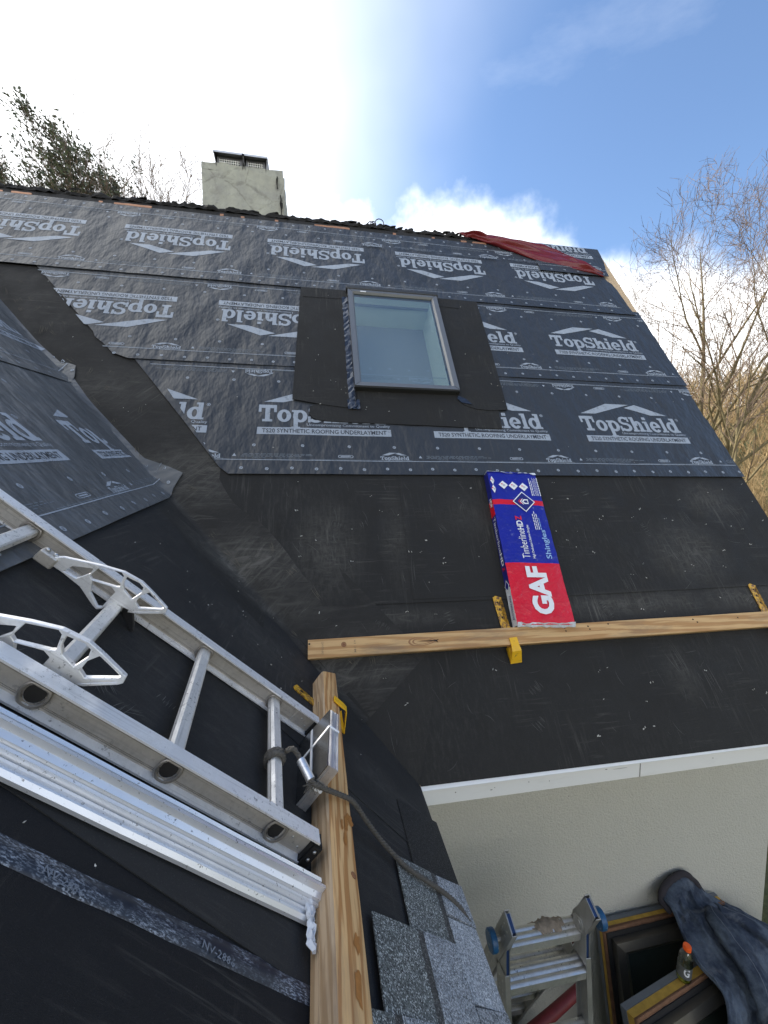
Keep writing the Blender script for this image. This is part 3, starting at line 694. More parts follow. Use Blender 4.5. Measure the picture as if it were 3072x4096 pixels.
# logo periods measured on the photograph
def side_strip(V0, W, end, logos, sp, seed, cl):
    return sheet('side_underlayment_strip', V0, W, lambda v: -2.6, lambda v: end(V0+v), False, 0, sp, sp+.4, seed, M['under_side'], clip=cl, side=side_map(V0), du=0.06, logos=logos)
u0 = to_side(-1.125, 1.565)[0]
side_strip(0.0, 0.96, eA, [-1.725, -0.60, 0.528], 0.25, 31, [((eA(0.0)-0.02, 0.04), (0.9, -0.43)), ((eA(0.2), 0.20), (0.80, 0.60)), ((eA(.45)-0.03, .45), (0.82, 0.57))])
side_strip(0.905, 0.96, eB_, [-1.35, -0.22, 0.90], 0.62, 33, [((eB_(.95)-0.02, 0.95), (0.9, -0.43)), ((eB_(1.2), 1.2), (0.80, 0.60))])
# granular lap strip with worn white release marks near the eave
M['release_print'] = print_mat('scratched_release_print', (0.16, 0.18, 0.21), 2.5)
def selvage():
    b = MB(); n = 60; prof = [(-0.022, 0.0032), (-0.018, 0.0065), (-0.001, 0.0075), (0.004, 0.0045), (0.009, 0.0042)]
    for i in range(n+1):
        s = 0.55+1.5*i/n; y = -0.928-0.0032*0 - (s-0.63)*0.113
        row = [b.vert(y+p+0.004*nz3(s*7, 1), s, h+0.0015*nz3(s*9, p*40)) for p, h in prof]
        if i:
            for k in range(len(prof)-1): b.face(prev[k], prev[k+1], row[k+1], row[k])
        prev = row
    k = NB('worn_selvage_film'); P = k.obj
    st = k.noise(k.map(P, (420, 110, 1), (0, 0, 0.5)), 1.0, 6, 0.8); pat = k.rng(k.noise(P, 13, 4, 0.7), 0.40, 0.6); blob = k.rng(k.noise(k.map(P, (40, 12, 1)), 1.0, 4, .6), 0.55, 0.62)
    w = k.math('MULTIPLY', k.rng(st, 0.49, 0.59), k.math('ADD', k.math('MULTIPLY', pat, 0.9), k.math('MULTIPLY', blob, 0.5)))
    k.set(Base_Color=k.mix(w, (0.012, 0.016, 0.026), (0.36, 0.40, 0.46)), Roughness=0.42)
    o = b.build('selvage_strip', k.m, house, HL, smooth=True)
    F = Flat()
    for i, s in enumerate((1.34, 1.09, 0.835)):
        t, f = glyphs('NV-2886', (0, 0, .062, .011), 0.01, 1); y = -0.945-(s-0.63)*0.113
        F.add([(y+q[1], s-q[0]) for q in t], f)
    F.build('worn_print', M['release_print'], o, lambda x, y, h: Vector((x, y, 0.0085+h)), kind='stuff')
selvage()

# ------------------------------------------------------------------ skylight set in the main slope
sky_t = thing('skylight', None, None); sky_t.parent = house; sky_t.matrix_local = HM
def box_part(name, mat, x0, x1, y0, y1, z0, z1, parent, m=None, bevel=0.0):
    b = MB(); b.box(x0, x1, y0, y1, z0, z1); return b.build(name, mat, parent, m, bevel=bevel)
def patch(name, pts, h0, h1, mat=None):
    b = MB(); b.prism(pts, h0, h1); return b.build(name, mat or M['membrane'], house, HM)
def rc(pts): return pts
patch('membrane_patch', [(-0.40, 2.125), (-0.446, 2.10), (-0.45, 2.04), (-0.43, 2.005), (-0.38, 1.985), (-0.248, 1.977), (0.30, 1.968), (0.854, 1.955), (0.862, 2.10), (0.862, 2.27), (-0.40, 2.27)], 0.012, 0.0225)
patch('membrane_patch', [(-0.514, 3.372), (-0.535, 2.80), (-0.557, 2.157), (-0.354, 2.118), (-0.217, 2.100), (-0.145, 2.102), (-0.145, 3.372)], 0.0228, 0.0262)
patch('membrane_patch', [(0.596, 3.372), (0.965, 3.372), (0.955, 2.75), (0.935, 2.130), (0.80, 2.118), (0.70, 2.128), (0.62, 2.160), (0.585, 2.20), (0.585, 2.262), (0.597, 2.262)], 0.0228, 0.0262)
patch('membrane_patch', [(-0.498, 3.374), (-0.497, 3.250), (-0.150, 3.262), (-0.150, 3.374)], 0.0265, 0.0285)
patch('membrane_patch', [(0.600, 3.374), (0.600, 3.262), (0.785, 3.256), (0.795, 3.374)], 0.0265, 0.0285)
X0, X1, S0, S1 = -0.146, 0.592, 2.264, 3.352
fr = MB()
def frame_ring(b, o, i, z0, z1, zi):
    """mitred frame: outer rectangle o, inner rectangle i, outer wall z0..z1, top slopes to zi at the inner edge"""
    O = [(o[0], o[2]), (o[1], o[2]), (o[1], o[3]), (o[0], o[3])]; I = [(i[0], i[2]), (i[1], i[2]), (i[1], i[3]), (i[0], i[3])]
    Md = [((a[0]*0.25+c[0]*0.75), (a[1]*0.25+c[1]*0.75)) for a, c in zip(O, I)]
    for k in range(4):
        j = (k+1) % 4
        b.poly([(*O[k], z0), (*O[j], z0), (*O[j], z1), (*O[k], z1)])
        b.poly([(*O[k], z1), (*O[j], z1), (*Md[j], z1-0.002), (*Md[k], z1-0.002)])
        b.poly([(*Md[k], z1-0.002), (*Md[j], z1-0.002), (*I[j], zi), (*I[k], zi)])
        b.poly([(*I[k], zi), (*I[j], zi), (*I[j], zi-0.02), (*I[k], zi-0.02)])
frame_ring(fr, (X0, X1, S0, S1), (-0.098, 0.545, 2.312, 3.304), 0.012, 0.068, 0.052)
fr.build('frame', M['sky_frame'], sky_t)
for p, q in (((X0, S0), (-0.098, 2.312)), ((X1, S0), (0.545, 2.312)), ((X1, S1), (0.545, 3.304)), ((X0, S1), (-0.098, 3.304))):
    p, q = Vector(p), Vector(q); t = (q-p).normalized(); n = Vector((-t.y, t.x))*0.0012
    b = MB(); b.poly([(*(p+n), 0.0686), (*(p-n), 0.0686), (*(q-n+(p-q)*.25), 0.0672), (*(q+n+(p-q)*.25), 0.0672)]); b.build('mitre_joint', M['crack'], sky_t)
box_part('head_cover', M['sky_dark'], X0-0.012, X1+0.012, 3.340, 3.372, 0.02, 0.074, sky_t, bevel=0.003)
box_part('sill_cover', M['sky_dark'], X0-0.004, X1+0.004, 2.256, 2.264, 0.012, 0.060, sky_t)
box_part('pane', M['glass'], -0.108, 0.553, 2.302, 3.312, 0.044, 0.049, sky_t)
b = MB(); x0, x1, s0_, s1_ = -0.100, 0.533, 2.29, 3.28; zt, zb = 0.040, -0.215
for p in ([(x0, s1_), (x1, s1_)], [(x1, s1_), (x1, s0_)], [(x1, s0_), (x0, s0_)], [(x0, s0_), (x0, s1_)]):
    (ax, ay), (bx, by) = p; b.poly([(ax, ay, zt), (bx, by, zt), (bx, by, zb), (ax, ay, zb)])
b.build('shaft_lining', M['shaft'], sky_t)
box_part('shaft_head_band', M['shade'], x0+.001, x1-.001, s1_-0.006, s1_-0.001, -0.035, -0.012, sky_t)  # darker band across the head wall of the shaft
box_part('blind', M['shade'], x0, x1, s0_, s1_, zb-0.006, zb, sky_t)
box_part('label_tag', M['white_ink'], -0.045, 0.0, 3.312, 3.322, 0.064, 0.0685, sky_t)
for x, s in ((X1-0.02, 2.2555), (X0+0.01, 3.2)): box_part('screw_head', M['crack'], x, x+0.006, s, s+0.004, 0.036, 0.042, sky_t)
def foil(name, x, sa, sb, w, wid):
    b = MB(); n = 46; rnd = random.Random(5)
    for i in range(n+1):
        s = sa+(sb-sa)*i/n; j = 0.003*rnd.uniform(-1, 1); row = []
        for k, (dx, h) in enumerate(((0, 0.0285), (wid*0.5, 0.031), (wid*0.9, 0.034), (wid, 0.052))):
            row.append(b.vert(x+dx+j*(k < 2), s, h+0.004*rnd.uniform(-1, 1)*(k < 3)))
        if i:
            for k in range(3): b.face(prev[k], prev[k+1], row[k+1], row[k])
        prev = row
    return b.build(name, M['foil'], house, HM)
foil('flashing_tape', -0.192, 2.10, 3.28, 0, 0.045)
b = MB(); rnd = random.Random(3)
for i in range(7):
    for j in range(5): b.vert(-0.20+i*0.0135, 2.085+j*0.02, 0.0285+0.010*rnd.random())
for i in range(6):
    for j in range(4): b.face(i*5+j, (i+1)*5+j, (i+1)*5+j+1, i*5+j+1)
b.build('flashing_tape', M['foil'], house, HM)
b = MB(); b.prism([(0.585, 2.245), (0.640, 2.215), (0.675, 2.165), (0.60, 2.18), (0.575, 2.215)], 0.0265, 0.0310); b.build('flashing_tape', M['foil'], house, HM)

# ------------------------------------------------------------------ rakes, eaves, walls, chimney, ridge
def ext(name, mat, P, x0, x1, m=None, bevel=0):
    """profile P in (y,z) swept along x"""
    b = MB(); b.loft([[(x0, *p) for p in P], [(x1, *p) for p in P]], True, True); return b.build(name, mat, house, m if m is not None else HW, bevel=bevel)
ext('fascia_board', M['white_paint'], [(0.030, 0.026), (0.002, -0.010), (-0.002, -0.012), (-0.002, -0.020), (0.005, -0.028), (0.005, -0.094), (0.022, -0.094), (0.022, -0.02), (0.045, 0.01)], 0.012, 2.606)
ext('drip_edge', M['white_ink'], [(0.040, 0.0575), (-0.0085, -0.0135), (-0.0085, -0.0165), (-0.0035, -0.0165), (-0.0035, -0.0145), (0.044, 0.055)], 0.004, 2.608)
box_ = MB(); box_.box(1.062, 1.0645, 0.0025, 0.0049, -0.094, -0.0285); box_.build('board_joint', M['stain'], house, HW)
for x, z, l, w in ((.16, -.05, .006, .005), (.32, -.06, .012, .003), (.34, -.052, .004, .003), (.92, -.040, .075, .0012), (.88, -.036, .012, .003), (.60, -.055, .004, .004), (1.46, -.05, .008, .003), (2.05, -.06, .010, .004), (.50, -.047, .005, .004)):
    box_ = MB(); box_.prism([(x, z), (x+l*.5, z-w*.6), (x+l, z-w*.2), (x+l*.9, z+w*.4), (x+l*.3, z+w*.6)], 0, .0008, Matrix(((1, 0, 0, 0), (0, 0, -1, .0048), (0, 1, 0, 0), (0, 0, 0, 1)))); box_.build('dirt_mark', M['stain'], house, HW)
ext('soffit', M['white_paint'], [(0.023, -0.075), (0.5, -0.075), (0.5, -0.09), (0.023, -0.09)], -0.30, 2.55)
def exty(name, mat, P, y0, y1):
    b = MB(); b.loft([[(p[0], y0, p[1]) for p in P], [(p[0], y1, p[1]) for p in P]], True, True); return b.build(name, mat, house, HW)
exty('fascia_board', M['white_paint'], [(-0.03, 0.018), (-0.004, -0.012), (-0.004, -0.094), (-0.022, -0.094), (-0.022, -0.02), (-0.04, 0.01)], -3.4, -0.002)
exty('drip_edge', M['white_ink'], [(-0.04, 0.0415), (0.006, -0.0065), (0.006, -0.016), (0.001, -0.016), (0.001, -0.008), (-0.044, 0.0385)], -3.4, 0.0)
exty('soffit', M['white_paint'], [(-0.023, -0.075), (-0.023, -0.09), (-0.30, -0.09), (-0.30, -0.075)], -3.4, 0.02)
b = MB()
b.prism([(2.55, 0.5), (2.55, 2*YR-0.5), (-7, 2*YR-0.5), (-7, 2*YR-0.9), (2.3, 2*YR-0.9), (2.3, 0.75), (-0.3, 0.75), (-0.3, 0.5)], GZ-1.5, -0.091)
b.build('stucco_wall', M['wall'], house, HW)
b = MB(); b.prism([(-0.30, 0.499), (-0.30, -3.3), (-0.5, -3.3), (-0.5, 0.499)], GZ-1.5, -0.091); b.build('stucco_wall', M['wall'], house, HW)
b = MB(); P = [(0.05, -0.10), (YR, ZR-0.05), (2*YR-0.05, -0.10)]
b.loft([[(2.548, *p) for p in P], [(2.52, *p) for p in P]], True, True); b.build('gable_wall', M['wall'], house, HW)
b = MB(); b.box(2.560, 2.585, -0.01, SR-0.01, -0.12, -0.023); b.build('rake_trim', M['osb'], house, HM)
# chimney
ch = thing('chimney', None, None); ch.parent = house; ch.matrix_local = HW @ Matrix.Translation((-1.52, 3.0, 3.222))
def rough_box(b, x0, x1, y0, y1, z0, z1, n=(18, 10, 22), amp=0.007, taper=None):
    def f(u, v, w):
        x, y, z = x0+(x1-x0)*u, y0+(y1-y0)*v, z0+(z1-z0)*w
        o = amp*(nz3(x*7, y*7, z*7)+0.6*nz3(x*19, y*19+3, z*19)); c = Vector((u-.5, v-.5, w-.5)); m = max(abs(c.x), abs(c.y), abs(c.z)) or 1
        return Vector((x, y, z))+c/m*0.5*2*o
    for ax in range(3):
        for side in (0, 1):
            o2 = [a for a in range(3) if a != ax]; nu, nv = n[o2[0]], n[o2[1]]; ids = []
            for i in range(nu+1):
                r = []
                for j in range(nv+1):
                    p = [0, 0, 0]; p[ax] = side; p[o2[0]] = i/nu; p[o2[1]] = j/nv; r.append(b.vert(f(*p)))
                ids.append(r)
            for i in range(nu):
                for j in range(nv): b.face(ids[i][j], ids[i+1][j], ids[i+1][j+1], ids[i][j+1])
b = MB(); rough_box(b, 0.005, 0.815, 0, 0.55, -0.6, 1.20, (26, 12, 40)); b.build('stack', M['chimney'], ch)
b = MB(); rough_box(b, 0.004, 0.800, 0.002, 0.55, 1.203, 1.275, (26, 12, 6), 0.008); b.build('crown', M['chimney'], ch)
b = MB(); rough_box(b, 0.03, 0.55, 0.03, 0.5, 1.277, 1.29, (20, 10, 4), 0.006); b.build('mortar_cap', M['chimney'], ch)
b = MB()
for pts in ([(.735, 1.18), (.745, 1.19), (.752, 1.09), (.742, 1.085)], [(.772, 1.02), (.782, 1.03), (.789, .985), (.783, .955), (.80, .95), (.797, .91), (.785, .87), (.775, .91), (.768, .94), (.776, .975)], [(.78, .87), (.788, .87), (.792, .75), (.785, .745), (.782, .80)], [(.742, 1.205), (.752, 1.205), (.75, 1.13), (.744, 1.13)]):
    b.prism([(p[0], p[1]) for p in pts], 0.0, 0.012, Matrix(((1, 0, 0, 0), (0, 0, -1, -0.006), (0, 1, 0, 0), (0, 0, 0, 1))))
b.build('open_crack', M['crack'], ch)
def cowl(x0, x1):
    c = MB(); y0, y1, zb, zt = 0.01, 0.40, 1.20, 1.352
    c.prism([(x0-.03, y0-.05), (x1+.03, y0-.05), (x1+.03, y1+.05), (x0-.03, y1+.05)], zt, zt+0.012); lid = c.build('cowl_lid', M['iron'], ch)
    e = MB(); e.box(x0-.031, x1+.031, y0-.053, y0-.050, zt-0.004, zt+0.013); e.build('cowl_edge', M['iron_light'], lid)
    g = MB()
    g.box(x0, x0+.02, y0, y0+.02, zb, zt); g.box(x1-.02, x1, y0, y0+.02, zb, zt); g.box(x0, x0+.02, y1-.02, y1, zb, zt); g.box(x1-.02, x1, y1-.02, y1, zb, zt)
    g.box(x0+.02, x1-.02, y0+.003, y0+.015, zt-.022, zt)
    g.loft([[(x0, y0, zb), (x0, y1, zb), (x0, y1, zb+.03), (x0, y0, zb+.03)], [(x0-.028, y0-.045, zt), (x0-.028, y1, zt), (x0-.02, y1, zt), (x0-.02, y0-.045, zt)]], True, True)
    g.loft([[(x1, y0, zb), (x1, y1, zb), (x1, y1, zb+.03), (x1, y0, zb+.03)], [(x1+.028, y0-.045, zt), (x1+.028, y1, zt), (x1+.02, y1, zt), (x1+.02, y0-.045, zt)]], True, True)
    g.build('cowl_frame', M['iron'], ch)
    for yy in (y0+.006, y1-.012):
        w = MB(); k = x0+.02
        while k < x1-.02: w.box(k, k+.0075, yy, yy+.004, zb, zt-.02); k += .022
        z = zb+.01
        while z < zt-.026: w.box(x0+.02, x1-.02, yy-.004, yy-.0005, z, z+.0055); z += .021
        w.build('spark_mesh', M['mesh'], ch)
cowl(0.155, 0.395); cowl(0.435, 0.625)
# torn old felt and shingle stumps along the ridge
def ridge():
    b = MB(); n = 420; xa, xb = -7.0, 1.35; pr = 10
    for i in range(n+1):
        x = xa+(xb-xa)*i/n; r = 0.036+0.016*nz3(x*3.1, 4)+0.014*nz3(x*11, 9)+0.008*nz3(x*33, 2); r *= min(1, (xb-x)/.3+.25); row = []
        for k in range(pr+1):
            a = math.pi*(k/pr); rr = r*(1+0.45*nz3(x*16+k, k*2.3, 7))
            row.append(b.vert(x+0.01*nz3(x*20, k), YR+0.012-rr*1.15*math.cos(a), ZR-0.035+rr*(0.3+1.2*math.sin(a))))
        if i:
            for k in range(pr): b.face(prev[k], prev[k+1], row[k+1], row[k])
        prev = row
    rnd = random.Random(2)
    for i in range(90):
        x = rnd.uniform(-4.2, 1.2); w = rnd.uniform(.02, .10); m = Matrix.Translation((x, YR+rnd.uniform(-.03, .02), ZR+rnd.uniform(-.008, .026))) @ Matrix.Rotation(rnd.uniform(-.4, .4), 4, 'Y') @ Matrix.Rotation(rnd.uniform(-.9, .5), 4, 'X')
        b.prism([(0, 0), (w*.4, -.006), (w, .004), (w*.92, .05), (w*.5, .044), (w*.1, .056)], 0, rnd.uniform(.004, .012), m)
    b.build('torn_ridge_felt', M['old_felt'], house, HW)
    n = 200; pv = None; c = MB()
    for i in range(n+1):
        x = -4.5+5.9*i/n; e_ = 4.352+0.006*nz3(x*8, 3); w = 0.010+0.018*nz3(x*2.3, 8)+0.012*nz3(x*13, 5)
        if w > .012:
            row = [c.vert(x, e_-.01, .012), c.vert(x, e_, 0.0165), c.vert(x, e_+w, 0.019), c.vert(x, e_+w+.002, 0.004)]
            if pv:
                for k in range(3): c.face(pv[k], pv[k+1], row[k+1], row[k])
            pv = row
        elif pv:
            if c.f: c.build('bare_ridge_edge', M['copper'], house, HM)
            c = MB(); pv = None
    if c.f: c.build('bare_ridge_edge', M['copper'], house, HM)
ridge()
# new shingles on the side slope: pieces of courses, each its own
def shingle(y_right, s_low, y_left, name='shingle', seed=0, head=0.317, skew=-0.24, h=0.0):
    rnd = random.Random(seed); t = house_part = MB()
    def q(y, s): return (y+skew*(s-s_low), s)
    yr, yl = y_right, y_left; e = 0.141; base = 0.0128+h
    t.prism([q(yl, s_low+e+.016), q(yr, s_low+e+.016), q(yr, s_low+e+head-.141), q(yl, s_low+e+head-.141)], base, base+.0032)
    o = t.build(name, M['shingle_dark'], house, HL)
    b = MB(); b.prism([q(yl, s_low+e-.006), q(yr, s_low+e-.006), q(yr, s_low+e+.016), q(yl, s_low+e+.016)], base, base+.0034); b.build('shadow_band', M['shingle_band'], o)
    y = yr; i = seed
    while y > yl:
        w = rnd.uniform(.11, .20); y2 = max(yl, y-w); thick = .0068 if i % 2 else .0042
        mt = (M['shingle_a'], M['shingle_b'], M['shingle_c'], M['shingle_b'])[(i*7+seed) % 4]
        b = MB(); b.prism([q(y2+.0015, s_low), q(y, s_low), q(y-(.006 if i % 2 else 0), s_low+e-.006), q(y2+.0015+(.006 if i % 2 else 0), s_low+e-.006)], base, base+thick); b.build('shingle_tab', mt, o)
        y = y2; i += 1
    return o
b = MB(); b.prism([(-0.178, -0.018), (-0.232, 0.212), (-2.6, 0.212), (-2.6, -0.018)], 0.004, 0.0125); st = b.build('starter_strip', M['starter'], house, HL)
shingle(-0.428, -0.016, -1.20, seed=1); shingle(-1.203, -0.016, -2.0, seed=8)
shingle(-0.655, 0.128, -1.45, seed=2, h=0.0045); shingle(-0.865, 0.270, -1.6, seed=4, h=0.009); shingle(-1.075, 0.412, -1.8, seed=6, h=0.0135)

# ------------------------------------------------------------------ extension ladder lying on the side slope
nn = math.hypot(1, .148)
def PLs(y, s, h=0.0): return LF @ Vector((y, s, h))
eA3 = (PLs(-.148, 1)/nn); eB3 = (PLs(1, .148)/nn); eN3 = Vector((sB, 0, cB))
LADF = frame(PLs(-.735, .65, 0.010), eB3, eA3, eN3)         # local: x across, y up the ladder, z off the roof
def extension_ladder():
    t = thing('extension_ladder', 'aluminium extension ladder lying on the black side slope with its feet against the wooden beam', 'ladder', LADF)
    H, FW, L0, L1 = 0.060, 0.034, 0.0, 3.3
    def rail(x, feet):
        xw = x+FW/2; P = [(-FW/2, 0), (FW/2, 0), (FW/2, .004), (.0025, .008), (.0025, H-.008), (FW/2, H-.004), (FW/2, H), (-FW/2, H), (-FW/2, H-.004), (-.0025, H-.008), (-.0025, .008), (-FW/2, .004)]
        b = MB(); b.loft([[(xw+p[0], L0+feet, p[1]) for p in P], [(xw+p[0], L1, p[1]) for p in P]], True, True); o = b.build('rail', [M['alu'], M['alu_web']], t)
        for p in o.data.polygons:
            if abs(p.normal.x) > 0.9 and H*.2 < p.center.z < H*.8: p.material_index = 1
        g = MB()
        for z in (.013, .016, H-.016, H-.013):
            for sx in (-1, 1): g.box(xw+sx*.0026-.0006, xw+sx*.0026+.0006, L0+feet+.09, L1, z-.0005, z+.0005)
        g.build('web_groove', M['alu_dark'], o, kind='stuff')
        # boot at the foot: plate, two rivets, rubber cap
        e = MB(); e.box(xw-.0052, xw+.0052, L0+feet+.004, L0+feet+.085, .010, H-.010); pl = e.build('foot_plate', M['alu_web'], t, bevel=.0015)
        e = MB(); e.box(xw-FW/2-.002, xw+FW/2+.002, L0+feet-.016, L0+feet+.014, -.003, H-.006); c = e.build('rubber_cap', M['rubber'], t, bevel=.004, seg=2)
        for z in (.020, .040):
            for sx in (-1, 1):
                r = MB(); r.lathe([(.0001, .003), (.003, .0025), (.0045, 0)], Matrix.Translation((xw+sx*(FW/2+.002), L0+feet-.001, z)) @ Matrix.Rotation(sx*math.pi/2, 4, 'Y'), 10); r.build('rivet', M['rivet'], c, smooth=True)
        for z, y in ((.022, .03), (.036, .055)):
            for sx in (-1, 1):
                r = MB(); r.lathe([(.0001, .002), (.0025, .0016), (.0035, 0)], Matrix.Translation((xw+sx*.0052, L0+feet+y, z)) @ Matrix.Rotation(sx*math.pi/2, 4, 'Y'), 8); r.build('rivet', M['rivet'], pl, smooth=True)
        return xw
    xn = rail(0.0, 0.0); xf = rail(0.430, -0.07)
    def dring(sc, k=14):                                         # D-shaped section of a rung: flat on top
        pts = []
        for i in range(k):
            a = 2*math.pi*i/k; pts.append((sc*.0165*math.cos(a), sc*min(.0125, .0185*math.sin(a))))
        return pts
    rungs = [0.098+0.265*k for k in range(12)]
    for i, y in enumerate(rungs):
        z = H*.5; b = MB(); P = dring(1.0, 22); rings = []
        for x in (xn-.006, xf+.006): rings.append([(x, y+p[0]*(1+.05*((j % 2)*2-1)), z+p[1]) for j, p in enumerate(P)])
        b.loft(rings, True, False); ru = b.build('rung', M['alu_rung'], t)
        for x, sx in ((xn, 1), (xf, -1), (xn, -1)):
            r = MB(); prof = [(1.05, .0), (1.28, .003), (1.36, .006), (1.2, .008), (1.02, .006)] if True else 0
            r.loft([[(x+sx*(.0028+d_), y+p[0]*k_*1.12, z+p[1]*k_*1.12) for p in dring(1.0, 18)] for k_, d_ in prof], True); r.build('swaged_ring', M['alu_dark'], ru, smooth=True)
        d_ = MB(); d_.poly([(xn-.0046, y+p[0]*.98, z+p[1]*.98) for p in dring(1.0, 18)]); d_.build('rung_hollow', M['crack'], ru)
    # guide irons (rung lock castings) either side of the third rung
    def iron(x, side):
        out = [(.815, .040), (.790, .062), (.716, .098), (.671, .116), (.624, .122), (.592, .117), (.534, .105), (.530, .092), (.535, .085), (.578, .050), (.600, .046), (.640, .040), (.646, .012), (.655, .003), (.668, .006), (.719, .026), (.768, .030), (.800, .030)]
        holes = [[(.715, .090), (.676, .107), (.668, .104), (.658, .080), (.664, .076), (.708, .060), (.716, .064)], [(.655, .108), (.628, .113), (.615, .110), (.610, .098), (.615, .075), (.640, .082), (.650, .092)], [(.592, .108), (.546, .099), (.548, .094), (.585, .068), (.598, .074), (.600, .092)],
                 [(.575, .062), (.552, .082), (.546, .084), (.580, .057)], [(.704, .052), (.668, .064), (.655, .060), (.653, .018), (.660, .014), (.690, .030)], [(.760, .056), (.728, .076), (.726, .064), (.738, .040), (.765, .038)]]
        bm = bmesh.new()
        def loop(pts):
            vs_ = [bm.verts.new((x, p[0], p[1])) for p in pts]; return [bm.edges.new((vs_[i], vs_[(i+1) % len(vs_)])) for i in range(len(vs_))]
        es = loop(out)
        for h_ in holes:
            cx_ = sum(p[0] for p in h_)/len(h_); cy_ = sum(p[1] for p in h_)/len(h_); es += loop([(cx_+(p[0]-cx_)*1.15, cy_+(p[1]-cy_)*1.17) for p in h_])
        bmesh.ops.triangle_fill(bm, use_beauty=True, use_dissolve=False, edges=es, normal=(1, 0, 0))
        ret = bmesh.ops.extrude_face_region(bm, geom=bm.faces[:])
        bmesh.ops.translate(bm, verts=[v for v in ret['geom'] if isinstance(v, bmesh.types.BMVert)], vec=(.011, 0, 0)); bmesh.ops.recalc_face_normals(bm, faces=bm.faces)
        es_ = [e for e in bm.edges if len(e.link_faces) == 2 and e.calc_face_angle(0) > 1.0]; bmesh.ops.bevel(bm, geom=es_, offset=.0012, segments=1, affect='EDGES')
        me = bpy.data.meshes.new('guide_iron'); bm.to_mesh(me); bm.free(); me.materials.append(M['alu']); o = bpy.data.objects.new('guide_iron', me); COL.objects.link(o); o.parent = t
        b = MB(); b.box(x-.006, x+.022, .792, .835, .020, .050); b.build('hinge_bracket', M['alu_web'], o, bevel=.003)
        for y in (.805, .825):
            r = MB(); r.lathe([(.0001, .006), (.005, .005), (.006, 0)], Matrix.Translation((x+.008, y, .050)), 10); r.build('bolt', M['rivet'], o, smooth=True)
        b = MB(); b.prism([(.612, .030), (.600, .042), (.588, .040), (.565, .016), (.552, -.002), (.562, -.006), (.585, .008), (.604, .018)], x+.018, x+.028, Matrix(((0, 0, 1, 0), (1, 0, 0, 0), (0, 1, 0, 0), (0, 0, 0, 1)))); b.build('latch_flipper', M['black_plastic'], o, bevel=.002)
        r = MB(); r.lathe([(.0001, .003), (.004, .002), (.005, 0)], Matrix.Translation((x+.028, .598, .031)) @ Matrix.Rotation(math.pi/2, 4, 'Y'), 10); r.build('rivet', M['rivet'], o, smooth=True)
    iron(0.365, 1); iron(0.052, -1)
extension_ladder()

# ------------------------------------------------------------------ coated aluminium trims below the ladder
TF = frame(PLs(-.800, .63, 0.0095), (PLs(1, .155)/math.hypot(1, .155)), (PLs(-.155, 1)/math.hypot(1, .155)), eN3)
def trim(name, label, prof, y0, y1, mat):
    """profile (x across, z off the roof) with a real sheet thickness"""
    th = .0018; P = [(-.040+(p[0]+.062)*.52, p[1]*.85) for p in prof]; n = len(P)
    Q = []
    for i, p in enumerate(P):
        a = Vector(P[max(0, i-1)]); c = Vector(P[min(n-1, i+1)]); d_ = (c-a).normalized(); Q.append((p[0]-d_.y*th, p[1]+d_.x*th))
    loopp = P+Q[::-1]; b = MB(); m = 24
    b.loft([[(p[0], y0(p[0]) if i == 0 else y0(p[0])+(y1-y0(p[0]))*i/m, p[1]+.0015*nz3(i*.7, 3)) for p in loopp] for i in range(m+1)], True, True)
    return tag(b.build(name, mat, None, TF), label, 'metal trim', 'coated metal trims beside the ladder')
trim('metal_trim', 'wide ribbed silver trim strip lowest of the stack next to the ladder', [(-.062, .0), (-.062, .007), (-.055, .012), (-.052, .006), (-.036, .0065), (-.033, .012), (-.029, .012), (-.026, .0065), (-.020, .0065), (-.017, .012), (-.012, .012), (-.008, .0065), (.030, .007)], lambda x: -.035+.35*x, 2.7, M['trim'])
trim('metal_trim', 'flat banded silver trim channel in the middle of the stack beside the ladder', [(-.018, .010), (-.017, .024), (-.013, .024), (-.011, .016), (-.006, .016), (-.003, .030), (.016, .034), (.019, .048), (.024, .048), (.026, .036)], lambda x: -.02+.35*x, 2.6, M['trim'])
trim('metal_trim', 'narrow grooved silver trim channel closest to the near ladder rail', [(.020, .018), (.022, .036), (.030, .038), (.034, .030), (.040, .030), (.043, .044), (.048, .046), (.051, .030), (.055, .010)], lambda x: -.01+.3*x, 2.65, M['trim'])
# torn white scrap between trims and beam
b = MB(); rnd = random.Random(12); rows = []
for i in range(13):
    y = -.800-.092*i/12; w = (.018, .024, .020, .024, .018, .021, .014, .016, .011, .014, .010, .012, .004)[i]
    rows.append([b.vert(y+rnd.uniform(-.003, .003), .625+w*(k/5)+rnd.uniform(-.003, .003)*(k in (0, 5)), .016+.012*rnd.random()) for k in range(6)])
for r0, r1 in zip(rows, rows[1:]):
    for k in range(5): b.face(r0[k], r0[k+1], r1[k+1], r1[k])
o = b.build('foam_scrap', M['paper'], None, LF); md = o.modifiers.new('thick', 'SOLIDIFY'); md.thickness = .006
tag(o, 'torn strip of white foam caught between the silver trims and the wooden beam', 'scrap')

